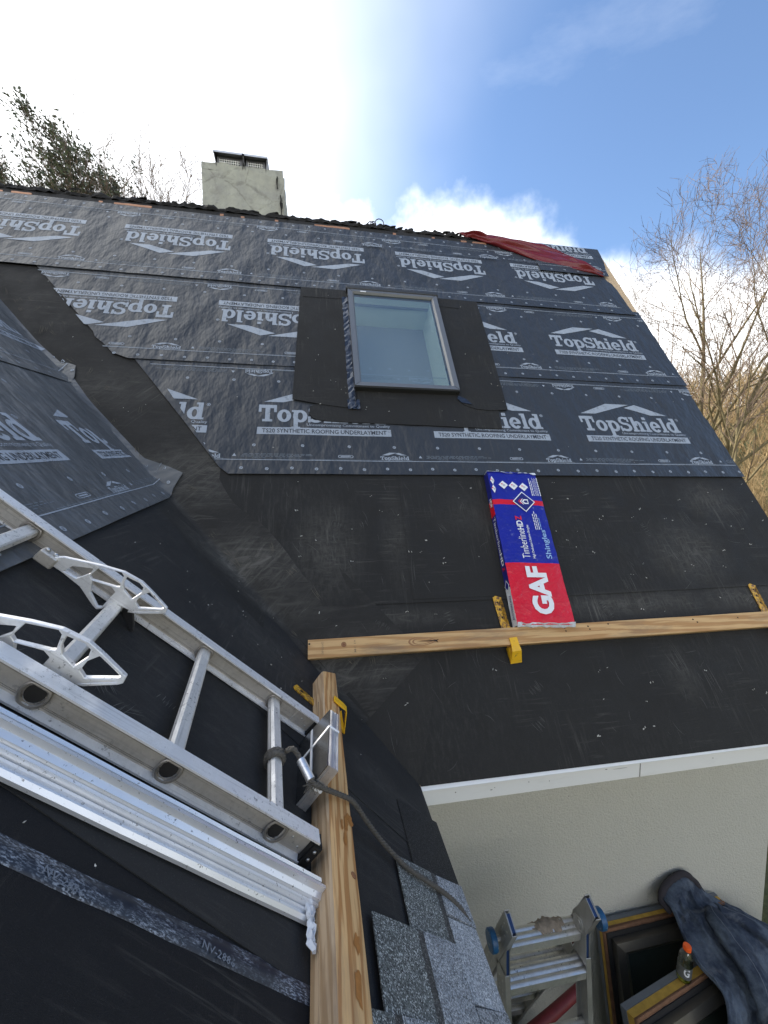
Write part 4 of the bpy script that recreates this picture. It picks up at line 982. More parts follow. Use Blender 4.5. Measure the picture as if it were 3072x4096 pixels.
# ------------------------------------------------------------------ beam, plank and roof brackets
BF = frame(PLs(0, 0, 0.0085), (0, 1, 0), (-cB, 0, sB), eN3)
def beam():
    t = thing('wooden_beam', 'long timber beam laid along the side slope at the feet of the ladder', 'beam', LF)
    b = MB(); y0, n = -2.6, 60
    def prof(e):
        return [(.533, .0085), (.618, .0085), (.619, .028), (.6175, .0285), (.6175, .0295), (.619, .030), (.618, .060), (.6135, .065), (.606, .0665), (.541, .0665), (.535, .064), (.533, .058)]
    rings = []
    for i in range(n+1):
        y = y0+(0.10-y0)*i/n; rings.append([(y if i < n else .085+(.618-p[0])*1.05+(p[1]-.0085)*.4, p[0]+.0015*nz3(y*3, 5)+.0008*nz3(y*17, p[0]*50), p[1]+.0010*nz3(y*5, 8)) for p in prof(0)])
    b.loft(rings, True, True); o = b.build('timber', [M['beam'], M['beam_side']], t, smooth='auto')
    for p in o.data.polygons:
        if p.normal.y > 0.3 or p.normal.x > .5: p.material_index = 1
    k = MB(); k.lathe([(.0001, .001), (.004, .0012), (.007, .0009), (.008, 0)], Matrix.Translation((-.745, .549, .0667)), 10); k.build('knot', M['knot'], t, smooth=True)
    rnd = random.Random(4)
    for (y, s, w, l) in ((-.615, .560, .008, .022), (-.600, .545, .010, .016), (-.665, .567, .005, .018), (-.88, .560, .008, .018), (-.945, .565, .009, .025), (-.63, .575, .004, .014)):
        F = Flat(); pts = []
        for i in range(14):
            a = 2*math.pi*i/14; q = 1+.35*rnd.uniform(-1, 1); pts.append((y+l*q*math.cos(a), s+w*q*math.sin(a)))
        F.poly(pts); F.build('resin_stain', M['pitch_stain'], t, lambda x, y_, h: Vector((x, y_, .0668+h)))
    c = MB(); c.prism([(-.70, .6180), (-.38, .6176), (-.10, .6190), (-.10, .6198), (-.38, .6184), (-.70, .6188)], .040, .0412); c.build('drying_crack', M['crack'], t)
beam()
def plank():
    t = thing('wooden_plank', 'weathered pine plank resting in yellow brackets across the main slope', 'plank', MF)
    b = MB(); n = 70; rings = []
    for i in range(n+1):
        x = -.457+(2.42+.457)*i/n; dz = .002*nz3(x*2, 1); ds = .0025*nz3(x*1.3, 6)
        P = [(.534, .0125), (.6175, .0125), (.619, .014), (.619, .047), (.6165, .0495), (.537, .0495), (.534, .047)]
        rings.append([(x, p[0]+ds, p[1]+dz) for p in P])
    b.loft(rings, True, True); b.build('board', M['plank'], t, smooth='auto')
    F = Flat(); pts = [(.085+.070*math.cos(2*math.pi*i/24), .579+.021*math.sin(2*math.pi*i/24)*(1-.25*math.cos(2*math.pi*i/24))) for i in range(24)]
    fl = lambda x, y, h: Vector((x, y, .0494+.002*nz3(x*2, 1)+h))
    for rr, mt in ((1.0, 'knot_ring'), (.86, 'plank'), (.72, 'knot_ring'), (.60, 'plank')):
        F = Flat(); F.layer = int((1-rr)*12)
        F.poly([(.085+.070*rr*math.cos(2*math.pi*i/24), .579+.020*rr*math.sin(2*math.pi*i/24)*(1-.25*math.cos(2*math.pi*i/24))) for i in range(24)])
        F.build('knot', M[mt], t, fl)
    F = Flat(); F.layer = 8; F.poly([(.06, .5805), (.085, .5785), (.115, .5765), (.150, .576), (.163, .568), (.158, .577), (.168, .584), (.150, .581), (.115, .581), (.085, .5815)]); F.build('split', M['crack'], t, fl)
    F = Flat(); F.arc(-.292, .588, .012, .012, .004, .004, 0, 360, 14); F.layer = 1; F.arc(-.292, .588, .007, .007, .0069, .0069, 0, 360, 10); F.build('knot', M['knot'], t, fl)
    for i, (x, s) in enumerate(((.845, .60), (.848, .583), (.98, .60), (.985, .585), (1.10, .605), (1.62, .60), (1.64, .585), (1.91, .595), (-.45, .60))):
        F = Flat(); rnd = random.Random(i); F.poly([(x+(.004+.003*rnd.random())*math.cos(a), s+(.003+.002*rnd.random())*math.sin(a)) for a in [k*.9 for k in range(7)]]); F.build('nail_hole', M['crack'], t, fl)
    for x, tx in ((-.385, 'SYP KD-HT'), (-.235, 'MC 19')):
        g, f = glyphs(tx, (0, 0, .055, .010), .004, 1); F = Flat(); F.add([(x-q[1], .560+q[0]-.01) for q in g], f); F.build('grade_stamp', M['stamp'], t, fl, kind='stuff')
M['knot_ring'] = simple('knot_ring', (0.30, 0.155, 0.07), 0.7, 0, 0.25, 50)
M['stamp'] = simple('faded_grade_stamp', (0.26, 0.19, 0.11), 0.8)
plank()
def bracket(name, label, m, x, hook=True, up=.165):
    t = thing(name, label, 'roof bracket', m @ Matrix.Translation((x, .62, 0.0095)), 'yellow roof brackets holding the boards')
    b = MB(); w = .024                      # strap nailed up the slope, with slanted keyhole slots cut in its edge
    notch = lambda y: [(w, y-.010), (w, y), (w-.021, y+.024), (w-.024, y+.020), (w-.014, y-.002)]
    pts = [(-w, -.09), (w, -.09)]
    for y in (.028, .072, .115):
        if y < up-.04: pts += notch(y)
    pts += [(w, up), (-w*.3, up+.012), (-w, up+.004)]
    b.prism(pts, 0, .003); s = b.build('strap', M['bracket_worn'], t)
    for y in (.060, .103, .140):
        if y > up-.02: continue
        r = MB(); r.prism([(-.004-.004*math.cos(a), y+.006*math.sin(a)) for a in [k*.785 for k in range(8)]], .003, .0046); r.build('nail_slot', M['crack'], s)
    if hook:
        h = MB(); a, c = .031, .021          # shelf below the board, folded out and over its face
        h.loft([[(-a, -.165, .0), (-a, -.165, .004), (a, -.165, .004), (a, -.165, .0)], [(-a, -.092, .0), (-a, -.092, .004), (a, -.092, .004), (a, -.092, .0)]], True, True)
        h.loft([[(-a, -.168, .0), (-a, -.163, .0), (a, -.163, .0), (a, -.168, .0)], [(-c-.004, -.118, .045), (-c-.004, -.113, .045), (c+.004, -.113, .045), (c+.004, -.118, .045)], [(-c, -.092, .0475), (-c, -.090, .0425), (c, -.090, .0425), (c, -.092, .0475)], [(-c, -.052, .0465), (-c, -.052, .0425), (c, -.052, .0425), (c, -.052, .0465)]], True, True)
        h.build('hook', M['bracket'], t, bevel=.0012)
        g = MB(); g.loft([[(-a, -.165, .004), (-a-.0, -.165, .001), (-a+.003, -.165, .001), (-a+.003, -.165, .004)], [(-a, -.095, .004), (-a, -.095, .040), (-a+.003, -.095, .040), (-a+.003, -.095, .004)]], True, True); g.build('side_web', M['bracket'], t)
    return t
br = bracket('roof_bracket', 'yellow bracket under the plank to the left of the shingle pack', MF, .545)
br.rotation_euler = (MF @ Matrix.Rotation(R_(4), 4, 'Z')).to_euler()
b2 = bracket('roof_bracket', 'rear yellow bracket at the right end of the plank in frame', MF, 2.165); b2.rotation_euler = (MF @ Matrix.Rotation(R_(-2), 4, 'Z')).to_euler()
b3 = bracket('roof_bracket', 'chipped yellow bracket hooked round the upper end of the wooden beam', LF, -.075, True, .085); b3.rotation_euler = (LF @ Matrix.Rotation(R_(-3), 4, 'Z')).to_euler()
b3.location = LF @ Vector((-.062, .622, .010)); b3.scale = (.85, 1.0, 1.45)

# ------------------------------------------------------------------ pack of shingles
def bundle():
    ang = math.atan2(.055, .95)
    m = MF @ Matrix.Translation((.583, .6245, .010)) @ Matrix.Rotation(-ang*.95, 4, 'Z')
    t = thing('shingle_pack', 'blue and red wrapped pack of roof shingles standing against the plank on the main slope', 'shingle pack', m)
    Wd, Ln, Th = .318, .945, .062
    b = MB(); nx, ny = 8, 28
    def sag(u, v): return .004*nz3(u*5, v*6)+.0025*nz3(u*22, v*17)
    z = lambda u, v: Th+sag(u, v)-.006*(u > .985 or u < .015)
    # body
    top = [[b.vert(Wd*i/nx+.002*nz3(j*.9, i*1.1)*(i in (0, nx)), Ln*j/ny, z(i/nx, j/ny)) for i in range(nx+1)] for j in range(ny+1)]
    bot = [[b.vert(Wd*(i > 0)+.002*nz3(j, i), Ln*j/ny, 0.0) for i in (0, 1)] for j in range(ny+1)]
    for j in range(ny):
        v = (j+.5)/ny
        b.cur = 1 if v < .365 else (1 if .735 < v < .80 else 0)
        for i in range(nx): b.face(top[j][i], top[j][i+1], top[j+1][i+1], top[j+1][i])
        b.cur = 2 if v < .20 else (3 if v < .69 else (1 if v < .79 else 3))
        b.face(top[j][0], top[j+1][0], bot[j+1][0], bot[j][0])
        b.cur = 3; b.face(top[j][nx], bot[j][1], bot[j+1][1], top[j+1][nx]); b.face(bot[j][0], bot[j+1][0], bot[j+1][1], bot[j][1])
    b.cur = 2
    b.face(*([top[0][i] for i in range(nx+1)]+[bot[0][1], bot[0][0]])); b.face(*([top[ny][i] for i in range(nx+1)][::-1]+[bot[ny][0], bot[ny][1]]))
    b.build('wrapper', [M['wrap_blue'], M['wrap_red'], M['wrap_white'], M['ink_navy']], t, smooth='auto')
    e = MB()      # torn white paper at both ends
    for y0, sg in ((0, -1), (Ln, 1)):
        n = 16; rnd = random.Random(3+sg)
        lo = [e.vert(Wd*i/n, y0-sg*.010*(.4+rnd.random()), Th+.0045+sag(i/n, y0)) for i in range(n+1)]; hi = [e.vert(Wd*i/n, y0+sg*(.006+.006*rnd.random()), Th-.004-.012*rnd.random()) for i in range(n+1)]; dn = [e.vert(Wd*i/n, y0+sg*.004, .004) for i in range(n+1)]
        for i in range(n): e.face(lo[i], lo[i+1], hi[i+1], hi[i]); e.face(hi[i], hi[i+1], dn[i+1], dn[i])
    e.build('torn_end', M['wrap_white'], t)
    tf = lambda x, y, h: Vector((x, y, Th+.0014+h*1.2))
    def rot(txt, u0, u1, v0, v1, mat, bold, layer=0, name='lettering'):   # reads up the pack; u0 = cap line, u1 = base line
        g, f = glyphs(txt, (0, 0, 1, 1), bold, 3); F = Flat(); F.layer = layer
        F.add([(Wd*(u1+(u0-u1)*q[1]), Ln*(v0+(v1-v0)*q[0])) for q in g], f); F.build(name, mat, t, lambda x, y, h: Vector((x, y, Th+.0022+.003*max(0, sag(x/Wd, y/Ln)/.003)+h)))
    rot('GAF', .325, .70, .055, .335, M['white_ink'], .045)
    rot('Timberline', .335, .475, .385, .567, M['white_ink'], 0.0); rot('HD', .355, .475, .572, .635, M['white_ink'], .03); rot('Z', .355, .475, .638, .668, M['ink_red'], .03)
    rot('High Definition Lifetime Shingles', .525, .585, .385, .605, M['white_ink'], .012)
    rot('Shingles', .78, .91, .385, .575, M['ink_lightblue'], .015)
    for k, (u, n_) in enumerate(((.70, 5), (.735, 6), (.77, 5), (.805, 4))):
        F = Flat(); v = .575; rnd = random.Random(k)
        for i in range(n_):
            w = .012+.012*rnd.random(); F.rect(Wd*u, Ln*v, Wd*(u+.014), Ln*(v+w)); v += w+.004
        F.build('small_print', M['ink_lightblue'] if k > 2 else M['white_ink'], t, lambda x, y, h: Vector((x, y, Th+.004+h)), kind='stuff')
    def diamond(u, v, r, mat, layer, ru=None):
        F = Flat(); F.layer = layer; cx, cy = Wd*u, Ln*v; F.poly([(cx-(ru or r), cy), (cx, cy-r), (cx+(ru or r), cy), (cx, cy+r)]); return F.build('diamond_emblem', mat, t, lambda x, y, h: Vector((x, y, Th+.0032+h)))
    diamond(.60, .772, .071, M['white_ink'], 1); diamond(.60, .772, .063, M['ink_navy'], 4)
    F = Flat(); F.layer = 8; c = lambda a, e_: (Wd*.60+a*.030, Ln*.772+e_*.030)    # little house mark, pointing left like the lettering
    for pts in ([(-.9, .0), (-.2, .75), (-.2, .5), (-.62, .0), (-.2, -.5), (-.2, -.75)], [(-.45, 0), (.05, .55), (.9, .55), (.9, .3), (.2, .3), (-.1, 0)], [(-.1, 0), (.2, -.3), (.9, -.3), (.9, -.55), (.05, -.55), (-.45, 0)], [(.75, .3), (.9, .3), (.9, -.3), (.75, -.3)]): F.poly([c(*p) for p in pts])
    F.build('diamond_emblem', M['white_ink'], t, lambda x, y, h: Vector((x, y, Th+.0032+h)))
    F = Flat(); F.layer = 9
    for a in (-1.25, -1.0):
        F.poly([c(a, 0), c(a+.55, .62), c(a+.55, .45), c(a+.13, 0), c(a+.55, -.45), c(a+.55, -.62)])
    F.build('diamond_emblem', M['ink_red'], t, lambda x, y, h: Vector((x, y, Th+.0036+h)))
    for u, v in ((.26, .893), (.46, .889), (.665, .884), (.055, .925), (.055, .86)):
        diamond(u, v, .030, M['white_ink'], 0, .030 if u > .1 else .014)
        F = Flat(); F.layer = 4; x, y = Wd*u, Ln*v
        F.rect(x-.012, y+.002, x-.004, y+.010); F.build('diamond_mark', M['ink_red'], t, lambda x, y, h: Vector((x, y, Th+.0036+h)))
        F = Flat(); F.layer = 4
        for q in range(3): F.rect(x-.001+q*.005, y-.010+q*.002, x+.001+q*.005, y+.008-q*.002)
        F.build('small_print', M['ink_grey'], t, lambda x, y, h: Vector((x, y, Th+.0036+h)), kind='stuff')
    F = Flat(); rnd = random.Random(9)
    for q, (u, v1, wd) in enumerate(((.80, .965, .022), (.835, .955, .018), (.875, .975, .008), (.895, .97, .008), (.915, .972, .008), (.935, .968, .008), (.965, .965, .022))):
        v = .82
        while v < v1-.02:
            w = .006+.014*rnd.random(); F.rect(Wd*u, Ln*v, Wd*(u+wd*.8), Ln*(v+w)); v += w+.003
    F.build('small_print', M['white_ink'], t, lambda x, y, h: Vector((x, y, Th+.0034+h)), kind='stuff')
    def side(txt, v0, v1, z0, z1, mat, bold):
        g, f = glyphs(txt, (0, 0, 1, 1), bold, 2); F = Flat(); F.add([(v0+(v1-v0)*q[0], z0+(z1-z0)*q[1]) for q in g], f)
        F.build('lettering', mat, t, lambda x, y, h: Vector((-.0014-h-.001, Ln*x, Th*y)))
    side('Timberline', .665, .43, .30, .78, M['white_ink'], 0.0); side('HD', .425, .345, .30, .72, M['white_ink'], .03); side('Z', .34, .315, .30, .72, M['ink_red'], .03)
    side('NEW', .80, .74, .3, .75, M['white_ink'], .02); side('FOX HOLLOW', .165, .03, .45, .75, M['ink_navy'], .015)
    F = Flat(); F.poly([(.26, .5), (.225, .05), (.19, .5), (.225, .95)]); F.build('diamond_emblem', M['white_ink'], t, lambda x, y, h: Vector((-.002-h, Ln*x, Th*y)))
    F = Flat(); F.poly([(.25, .5), (.225, .15), (.20, .5), (.225, .85)]); F.build('diamond_emblem', M['ink_navy'], t, lambda x, y, h: Vector((-.0026-h, Ln*x, Th*y)))
bundle()

# ------------------------------------------------------------------ strapped pack of metal flashing leaning on the beam
def flashing_pack():
    T, Rr, Lw, Bw = Vector((-.391, -.376, .580)), Vector((-.384, -.597, .588)), Vector((-.480, -.345, .474)), Vector((-.474, -.547, .468))
    ex = ((Rr-T)+(Bw-Lw)); ex.z = 0; ex.x = 0; ex.normalize(); dn = ((Lw-T)+(Bw-Rr)); dn = (dn-dn.dot(ex)*ex).normalized(); nr = ex.cross(dn)
    if nr.x > 0: nr = -nr
    W_, Hh, th = .215, .150, .034
    # resting on the roof by its lower edge, its back on the beam
    o = T + Vector((.004, .0, .004)) - nr*0.0
    m = frame(o, ex, dn, ex.cross(dn)); sg = 1 if ex.cross(dn).dot(nr) > 0 else -1
    t = thing('flashing_pack', 'strapped stack of shiny step flashing sheets leaning on the wooden beam by the ladder foot', 'metal sheets', m)
    rnd = random.Random(8); n = 12
    for i in range(n):
        z1 = -sg*th*(i/n); z2 = -sg*th*((i+.72)/n); dx, dy = rnd.uniform(-.0012, .0012), rnd.uniform(-.0012, .0012)
        sk = .25; b = MB(); b.prism([(dx, dy-.012), (W_+dx, dy+.010), (W_+dx-.012, Hh+dy+.022), (dx-.030, Hh+dy)], min(z1, z2), max(z1, z2)); b.build('metal_sheet', M['alu_clean'] if i else M['pack_face'], t)
    s = MB(); q = sg*.0012
    def strap(p0, p1, w=.0042):
        p0, p1 = Vector(p0), Vector(p1); d_ = (p1-p0).normalized(); nn_ = Vector((-d_.y, d_.x))*w
        z0, z1 = sorted((0, q)); s.prism([tuple(p0+nn_), tuple(p0-nn_), tuple(p1-nn_), tuple(p1+nn_)], z0+.0003*sg, z1+.0003*sg)
        for p, e_ in ((p1, d_), (p0, -d_)):
            a = p+e_*.0006; s.prism([tuple(a+nn_), tuple(a-nn_), tuple(a-nn_+e_*.001), tuple(a+nn_+e_*.001)], min(0, -sg*th), max(0, -sg*th))
    strap((.075, -.004), (.062, Hh+.010)); strap((-.012, .075), (W_-.006, .078))
    s.build('strap', M['white_ink'], t)
M['pack_face'] = simple('metal_with_dark_reflection', (0.30, 0.31, 0.32), 0.22, 0.95, 0.35, 22)  # front sheet: dark sky reflection put into the metal's colour
flashing_pack()

# ------------------------------------------------------------------ rope tied to the lowest rung
def rope():
    t = thing('rope', 'grey braided rope knotted on the lowest ladder rung and trailing over the beam', 'rope')
    pts = [LADF @ Vector(p) for p in ((.205, .090, .062), (.208, .080, .075), (.205, .055, .070))]
    pts += [PLs(*p) for p in ((-.592, .690, .080), (-.588, .651, .082), (-.566, .590, .083), (-.548, .548, .080), (-.530, .505, .066), (-.518, .440, .044), (-.519, .364, .028), (-.535, .276, .026), (-.528, .179, .027), (-.518, .086, .024), (-.530, .020, .018), (-.56, -.02, -.005), (-.60, -.06, -.12))]
    # resample with a smooth curve
    def cr(P, k=9):
        out = []
        for i in range(len(P)-1):
            a, b_, c, d_ = P[max(0, i-1)], P[i], P[i+1], P[min(len(P)-1, i+2)]
            for j in range(k):
                u = j/k; out.append(.5*((2*b_)+(c-a)*u+(2*a-5*b_+4*c-d_)*u*u+(3*b_-a-3*c+d_)*u**3))
        return out+[P[-1]]
    path = cr(pts)
    def strands(path, rad, name, parent, turns=90):
        L = [0]
        for p, q in zip(path, path[1:]): L.append(L[-1]+(q-p).length)
        b = MB(); N = max(40, int(L[-1]/.0045))
        fine = []; k = 0
        for i in range(N+1):
            s = L[-1]*i/N
            while k < len(L)-2 and L[k+1] < s: k += 1
            u = (s-L[k])/max(1e-6, L[k+1]-L[k]); fine.append(path[k].lerp(path[k+1], u))
        for ph in range(3):
            pp = []
            for i, p in enumerate(fine):
                tg = (fine[min(i+1, N)]-fine[max(i-1, 0)]).normalized(); a = tg.cross(Vector((.1, .2, .97))).normalized(); c = a.cross(tg)
                an = 2*math.pi*(ph/3)+L[-1]*i/N*turns; pp.append(p+(a*math.cos(an)+c*math.sin(an))*rad*.55)
            b.tube(pp, rad*.62, 6)
        return b.build(name, M['rope'], parent, smooth=True)
    strands(path, .0060, 'rope_line', t, 200)
    knot = []
    for i in range(64):
        a = i/64*2*math.pi*3.4; knot.append(LADF @ Vector((.196+.012*(i/64)*1.6+.004*math.sin(a*.5), .098+.0215*math.cos(a)*.95, .030+.0235*math.sin(a))))
    strands(knot, .0062, 'knot', t, 200)
    b = MB(); a, c = path[20], path[27]; b.tube([a, a.lerp(c, .5), c], .0115, 12); b.build('ferrule', M['alu_clean'], t, smooth='auto')
    f = MB(); rnd = random.Random(1)
    for i in range(16):
        p = c+Vector((rnd.uniform(-.01, .01), rnd.uniform(-.01, .01), -.004)); f.tube([p, p+Vector((rnd.uniform(-.02, .02), rnd.uniform(-.025, .0), rnd.uniform(-.02, .005)))], .0011, 4)
    f.build('frayed_end', M['rope'], t, kind='stuff')
rope()

# ------------------------------------------------------------------ red tarpaulin and wire coil on the ridge
def tarpaulin():
    top = [(1.00, 4.49), (1.20, 4.50), (1.49, 4.475), (1.86, 4.42), (2.18, 4.28), (2.44, 4.02)]; bot = [(1.02, 4.455), (1.16, 4.42), (1.40, 4.30), (1.838, 4.12), (2.15, 4.045), (2.42, 3.955)]
    def at(P, u):
        k = u*(len(P)-1); i = min(int(k), len(P)-2); f = k-i; return Vector(P[i]).lerp(Vector(P[i+1]), f)
    b = MB(); nu, nv = 80, 26; rows = []
    for i in range(nu+1):
        u = i/nu; a, c = at(top, u), at(bot, u); r = []
        wd = min(1, u*5+.15)*min(1, (1-u)*6+.25)
        for j in range(nv+1):
            v = j/nv; p = c.lerp(a, v)
            # long diagonal folds
            ph = v*2.6-u*1.6+.35*nz3(u*3, v*2); hgt = .024+.026*abs(math.sin(ph*math.pi))**1.4*wd+.012*nz3(u*14, v*4)
            hgt += .022*math.exp(-((v-.72+u*.45)/.12)**2)*wd
            r.append(b.vert(p.x+.015*nz3(u*9, v*6), p.y+.012*nz3(v*7, u*8)*(j in (0, nv)), hgt if 0 < j < nv else .021))
        rows.append(r)
    for r0, r1 in zip(rows, rows[1:]):
        for j in range(nv): b.face(r0[j], r1[j], r1[j+1], r0[j+1])
    o = b.build('tarpaulin', M['tarp'], None, MF, smooth=True); md = o.modifiers.new('thick', 'SOLIDIFY'); md.thickness = .0025
    tag(o, 'crumpled dark red tarpaulin bunched along the right end of the ridge', 'tarpaulin')
tarpaulin()
b = MB()
for k, (dx, dz, r, tl) in enumerate(((.055, .050, .042, .15), (-.005, .035, .026, .5), (-.03, .03, .030, -.4), (.0, .02, .022, .9))):
    b.tube([Vector((.165+dx+r*math.cos(a), YR+.01+.02*k*0-.25*tl*r*math.sin(a), ZR+dz+r*math.sin(a)*.95)) for a in [2*math.pi*i/22 for i in range(23)]], .0045, 6)
tag(b.build('wire_coil', M['wire'], None, None, smooth=True), 'small loose coil of rusty wire lying on the ridge', 'wire')

# ------------------------------------------------------------------ folding ladder standing below the eave
def folding_ladder():
    O = Vector((.562, -.045, -.712)); t = thing('folding_ladder', 'hinged multi position aluminium ladder with blue knobs standing open by the stucco wall', 'folding ladder', Matrix.Translation((O.x, O.y, GZ)))
    inv = t.matrix_world.inverted(); hw = .203; half_f, half_r = R_(7), R_(24)
    def sec(front):
        s = -1 if front else 1; half = half_f if front else half_r; ez = Vector((0, s*math.sin(half), -math.cos(half)))      # runs down the leg
        ex = Vector((1, 0, 0)); ey = ez.cross(ex)
        return inv @ frame(O, ex, ey, ez)
    for front in (True, False):
        m = sec(front); L = 2.08; top = .115 if front else -.165; out = -1 if front else 1     # +-y: outer side of the leg
        d_ = .042; half = half_f if front else half_r
        for sx in (-1, 1):
            x = sx*hw; b = MB(); w, th = .024, .0035
            P = [(0, -d_), (0, d_), (-sx*w, d_), (-sx*w, d_-th), (-sx*th, d_-th), (-sx*th, -d_+th), (-sx*w, -d_+th), (-sx*w, -d_)]
            b.loft([[(x+p[0], p[1], top) for p in P], [(x+p[0], p[1], L) for p in P]], True, True); r = b.build('rail', M['alu_fold'], t, m, bevel=.001)
            for k in range(4):
                for dy in (-.014, .014):
                    for zz in (.035, .075): 
                        e = MB(); e.lathe([(.0001, .002), (.0032, .0015), (.0042, 0)], Matrix.Translation((x-sx*0+sx*.0, dy, (top+.01+zz) if k == 0 else .21+.28*(k-1)+zz-.03)) @ Matrix.Rotation(sx*math.pi/2, 4, 'Y'), 8)
                        e.build('rivet', M['rivet'], r, smooth=True)
            if front and sx < 0:
                e = MB(); e.lathe([(.0001, .0006), (.007, .0005)], Matrix.Translation((x-.0002, 0, .33)) @ Matrix.Rotation(-math.pi/2, 4, 'Y'), 14); e.build('lock_hole', M['crack'], r)
            f = MB(); f.box(x-sx*.026-.002 if sx > 0 else x-.002, x+.002 if sx > 0 else x+.028, -d_-.002, d_+.002, L-.05, L+.004); f.build('foot', M['rubber'], t, m, bevel=.003)
        for k in range(7):
            z = (.185 if front else .055)+.28*k
            if z > L-.1: break
            b = MB(); P = []
            yo = d_*.92
            # ribbed tread: three rounded ridges on its upper side
            for i in range(19):
                y = -yo+2*yo*i/18; P.append((y, -.016-.005*abs(math.sin(i/18*3*math.pi))))
            P += [(yo, .016), (yo*.6, .024), (-yo*.6, .024), (-yo, .016)]
            q = [(p[0]*math.cos(-half*(-1 if front else 1))-p[1]*math.sin(-half*(-1 if front else 1)), p[0]*math.sin(-half*(-1 if front else 1))+p[1]*math.cos(-half*(-1 if front else 1))) for p in P]
            b.loft([[(-hw+.004, p[0], z+p[1]) for p in q], [(hw-.004, p[0], z+p[1]) for p in q]], True, True); b.build('rung', M['tread'], t, m, smooth='auto')
    # hinges: paired plates with a blue spacer, round boss and knob
    for sx in (-1, 1):
        x = sx*(hw-.014)
        def plate(x0, x1, mat, grow, name, parent=t, part=None):
            mf, mr = sec(True), sec(False); ctr = inv @ O
            b = MB()
            for arm, dx in (([mf @ Vector((0, y, .150)) for y in (.034+grow, -.034-grow)], 0.0), ([mr @ Vector((0, y, -.160)) for y in (.030+grow, -.030-grow)], .0006)):
                pts = [(p.y, p.z) for p in arm]+[(ctr.y+(.043+grow)*math.cos(R_(q)), ctr.z+(.043+grow)*math.sin(R_(q))) for q in range(0, 360, 20)]
                pts = sorted(set(pts)); hull = []
                for seq in (pts, pts[::-1]):
                    h2 = []
                    for p in seq:
                        while len(h2) > 1 and (h2[-1][0]-h2[-2][0])*(p[1]-h2[-2][1])-(h2[-1][1]-h2[-2][1])*(p[0]-h2[-2][0]) <= 0: h2.pop()
                        h2.append(p)
                    hull += h2[:-1]
                b.prism(hull, x0+dx, x1+dx, Matrix(((0, 0, 1, 0), (1, 0, 0, 0), (0, 1, 0, 0), (0, 0, 0, 1))))
            return b.build(name, mat, parent)
        h = plate(x-.010, x-.007, M['alu_fold'], .004, 'hinge_plate'); plate(x+.007, x+.010, M['alu_fold'], .004, 'hinge_plate'); plate(x-.0065, x+.0065, M['blue_dark'], .0, 'hinge_spacer')
        c = inv @ O; rot = Matrix.Rotation(sx*math.pi/2, 4, 'Y')
        e = MB(); e.lathe([(.034, 0), (.034, .004), (.030, .006), (.022, .004), (.020, .007), (.0001, .008)], Matrix.Translation((x-sx*.010, c.y, c.z)) @ Matrix.Rotation(-sx*math.pi/2, 4, 'Y'), 24); e.build('hinge_boss', M['alu_fold'], t, smooth='auto')
        KO = .050 if sx > 0 else .006
        e = MB(); e.lathe([(.012, 0), (.012, .030+KO)], Matrix.Translation((x+sx*.010, c.y, c.z)) @ rot, 16); e.build('knob_stem', M['alu_fold'], t, smooth='auto')
        e = MB(); e.lathe([(.026, .020+KO), (.040, .021+KO), (.042, .027+KO), (.042, .044+KO), (.038, .048+KO), (.0001, .050+KO)], Matrix.Translation((x+sx*.010, c.y, c.z)) @ rot, 26); e.build('knob', M['blue_plastic'], t, smooth='auto')
    # printed sticker inside the right rear rail, small brass catch below it
    mr = sec(False); xs = hw-.0042
    e = MB(); e.box(xs-.0008, xs, -.024, .024, .13, .205); st = e.build('sticker', M['white_ink'], t, mr)
    for a, c_, mt in ((-.020, -.006, 'crack'), (.012, .020, 'red_plastic')):
        e = MB(); e.box(xs-.0012, xs-.0009, a, c_, .14 if a > 0 else .165, .195); e.build('sticker_block', M[mt], st)
    e = MB(); e.box(xs-.020, xs-.004, -.040, -.034, .235, .262); e.build('catch', M['copper'], t, mr)
    return O
FO = folding_ladder()
def rag():
    b = MB(); n, m = 40, 16
    for i in range(n+1):
        x = .535+.155*i/n
        for j in range(m):
            a = 2*math.pi*j/m; r = .030+.012*nz3(x*40, a*1.5)+.010*nz3(x*90, a*3)+.008*math.sin(i/n*math.pi); sag = -.012*max(0, .35-i/n)
            b.vert(x, -.006+r*1.10*math.cos(a)+.01*nz3(x*30, 1), -.765+sag+r*.85*math.sin(a))
    for i in range(n):
        for j in range(m): k = (j+1) % m; b.face(i*m+j, i*m+k, (i+1)*m+k, (i+1)*m+j)
    b.face(*range(m)); b.face(*[n*m+j for j in range(m)])
    o = b.build('rag', M['rag'], None, None, smooth=True); tag(o, 'dirty brown rag wrapped round the top rung of the folding ladder', 'rag')
rag()
# red tube behind the folding ladder
b = MB(); b.tube([(.25, .06, -1.56), (.50, .10, -1.51), (.75, .14, -1.44), (.95, .18, -1.385)], [.026, .028, .028, .026], 14)
tag(b.build('red_tube', M['red_plastic'], None, None, smooth='auto'), 'dull red roll lying across behind the lower rungs of the folding ladder', 'roll')
cr = thing('plastic_sack', 'black plastic sack standing in the shade behind the folding ladder', 'sack', Matrix.Translation((.66, .16, GZ)))
b = MB(); rr_ = random.Random(4)
rings = []
for i in range(15):
    z = 1.10*i/14; w = (.24, .16) if i < 11 else ((.20, .13), (.13, .10), (.07, .06), (.05, .05))[i-11]
    rings.append([Vector((w[0]*math.cos(2*math.pi*k/28)*(1+.13*nz3(k*.6, z*4)), w[1]*math.sin(2*math.pi*k/28)*(1+.13*nz3(k*.6, z*4, 3)), z+.02*nz3(k*.5, z*6, 8))) for k in range(28)])
b.loft(rings, True, True); b.build('sack_body', M['sack'], cr, smooth=True)
b = MB(); b.tube([(.055*math.cos(a), .055*math.sin(a), 1.03) for a in [k*.5 for k in range(14)]], .008, 6); b.build('tie', M['white_ink'], cr, smooth=True)

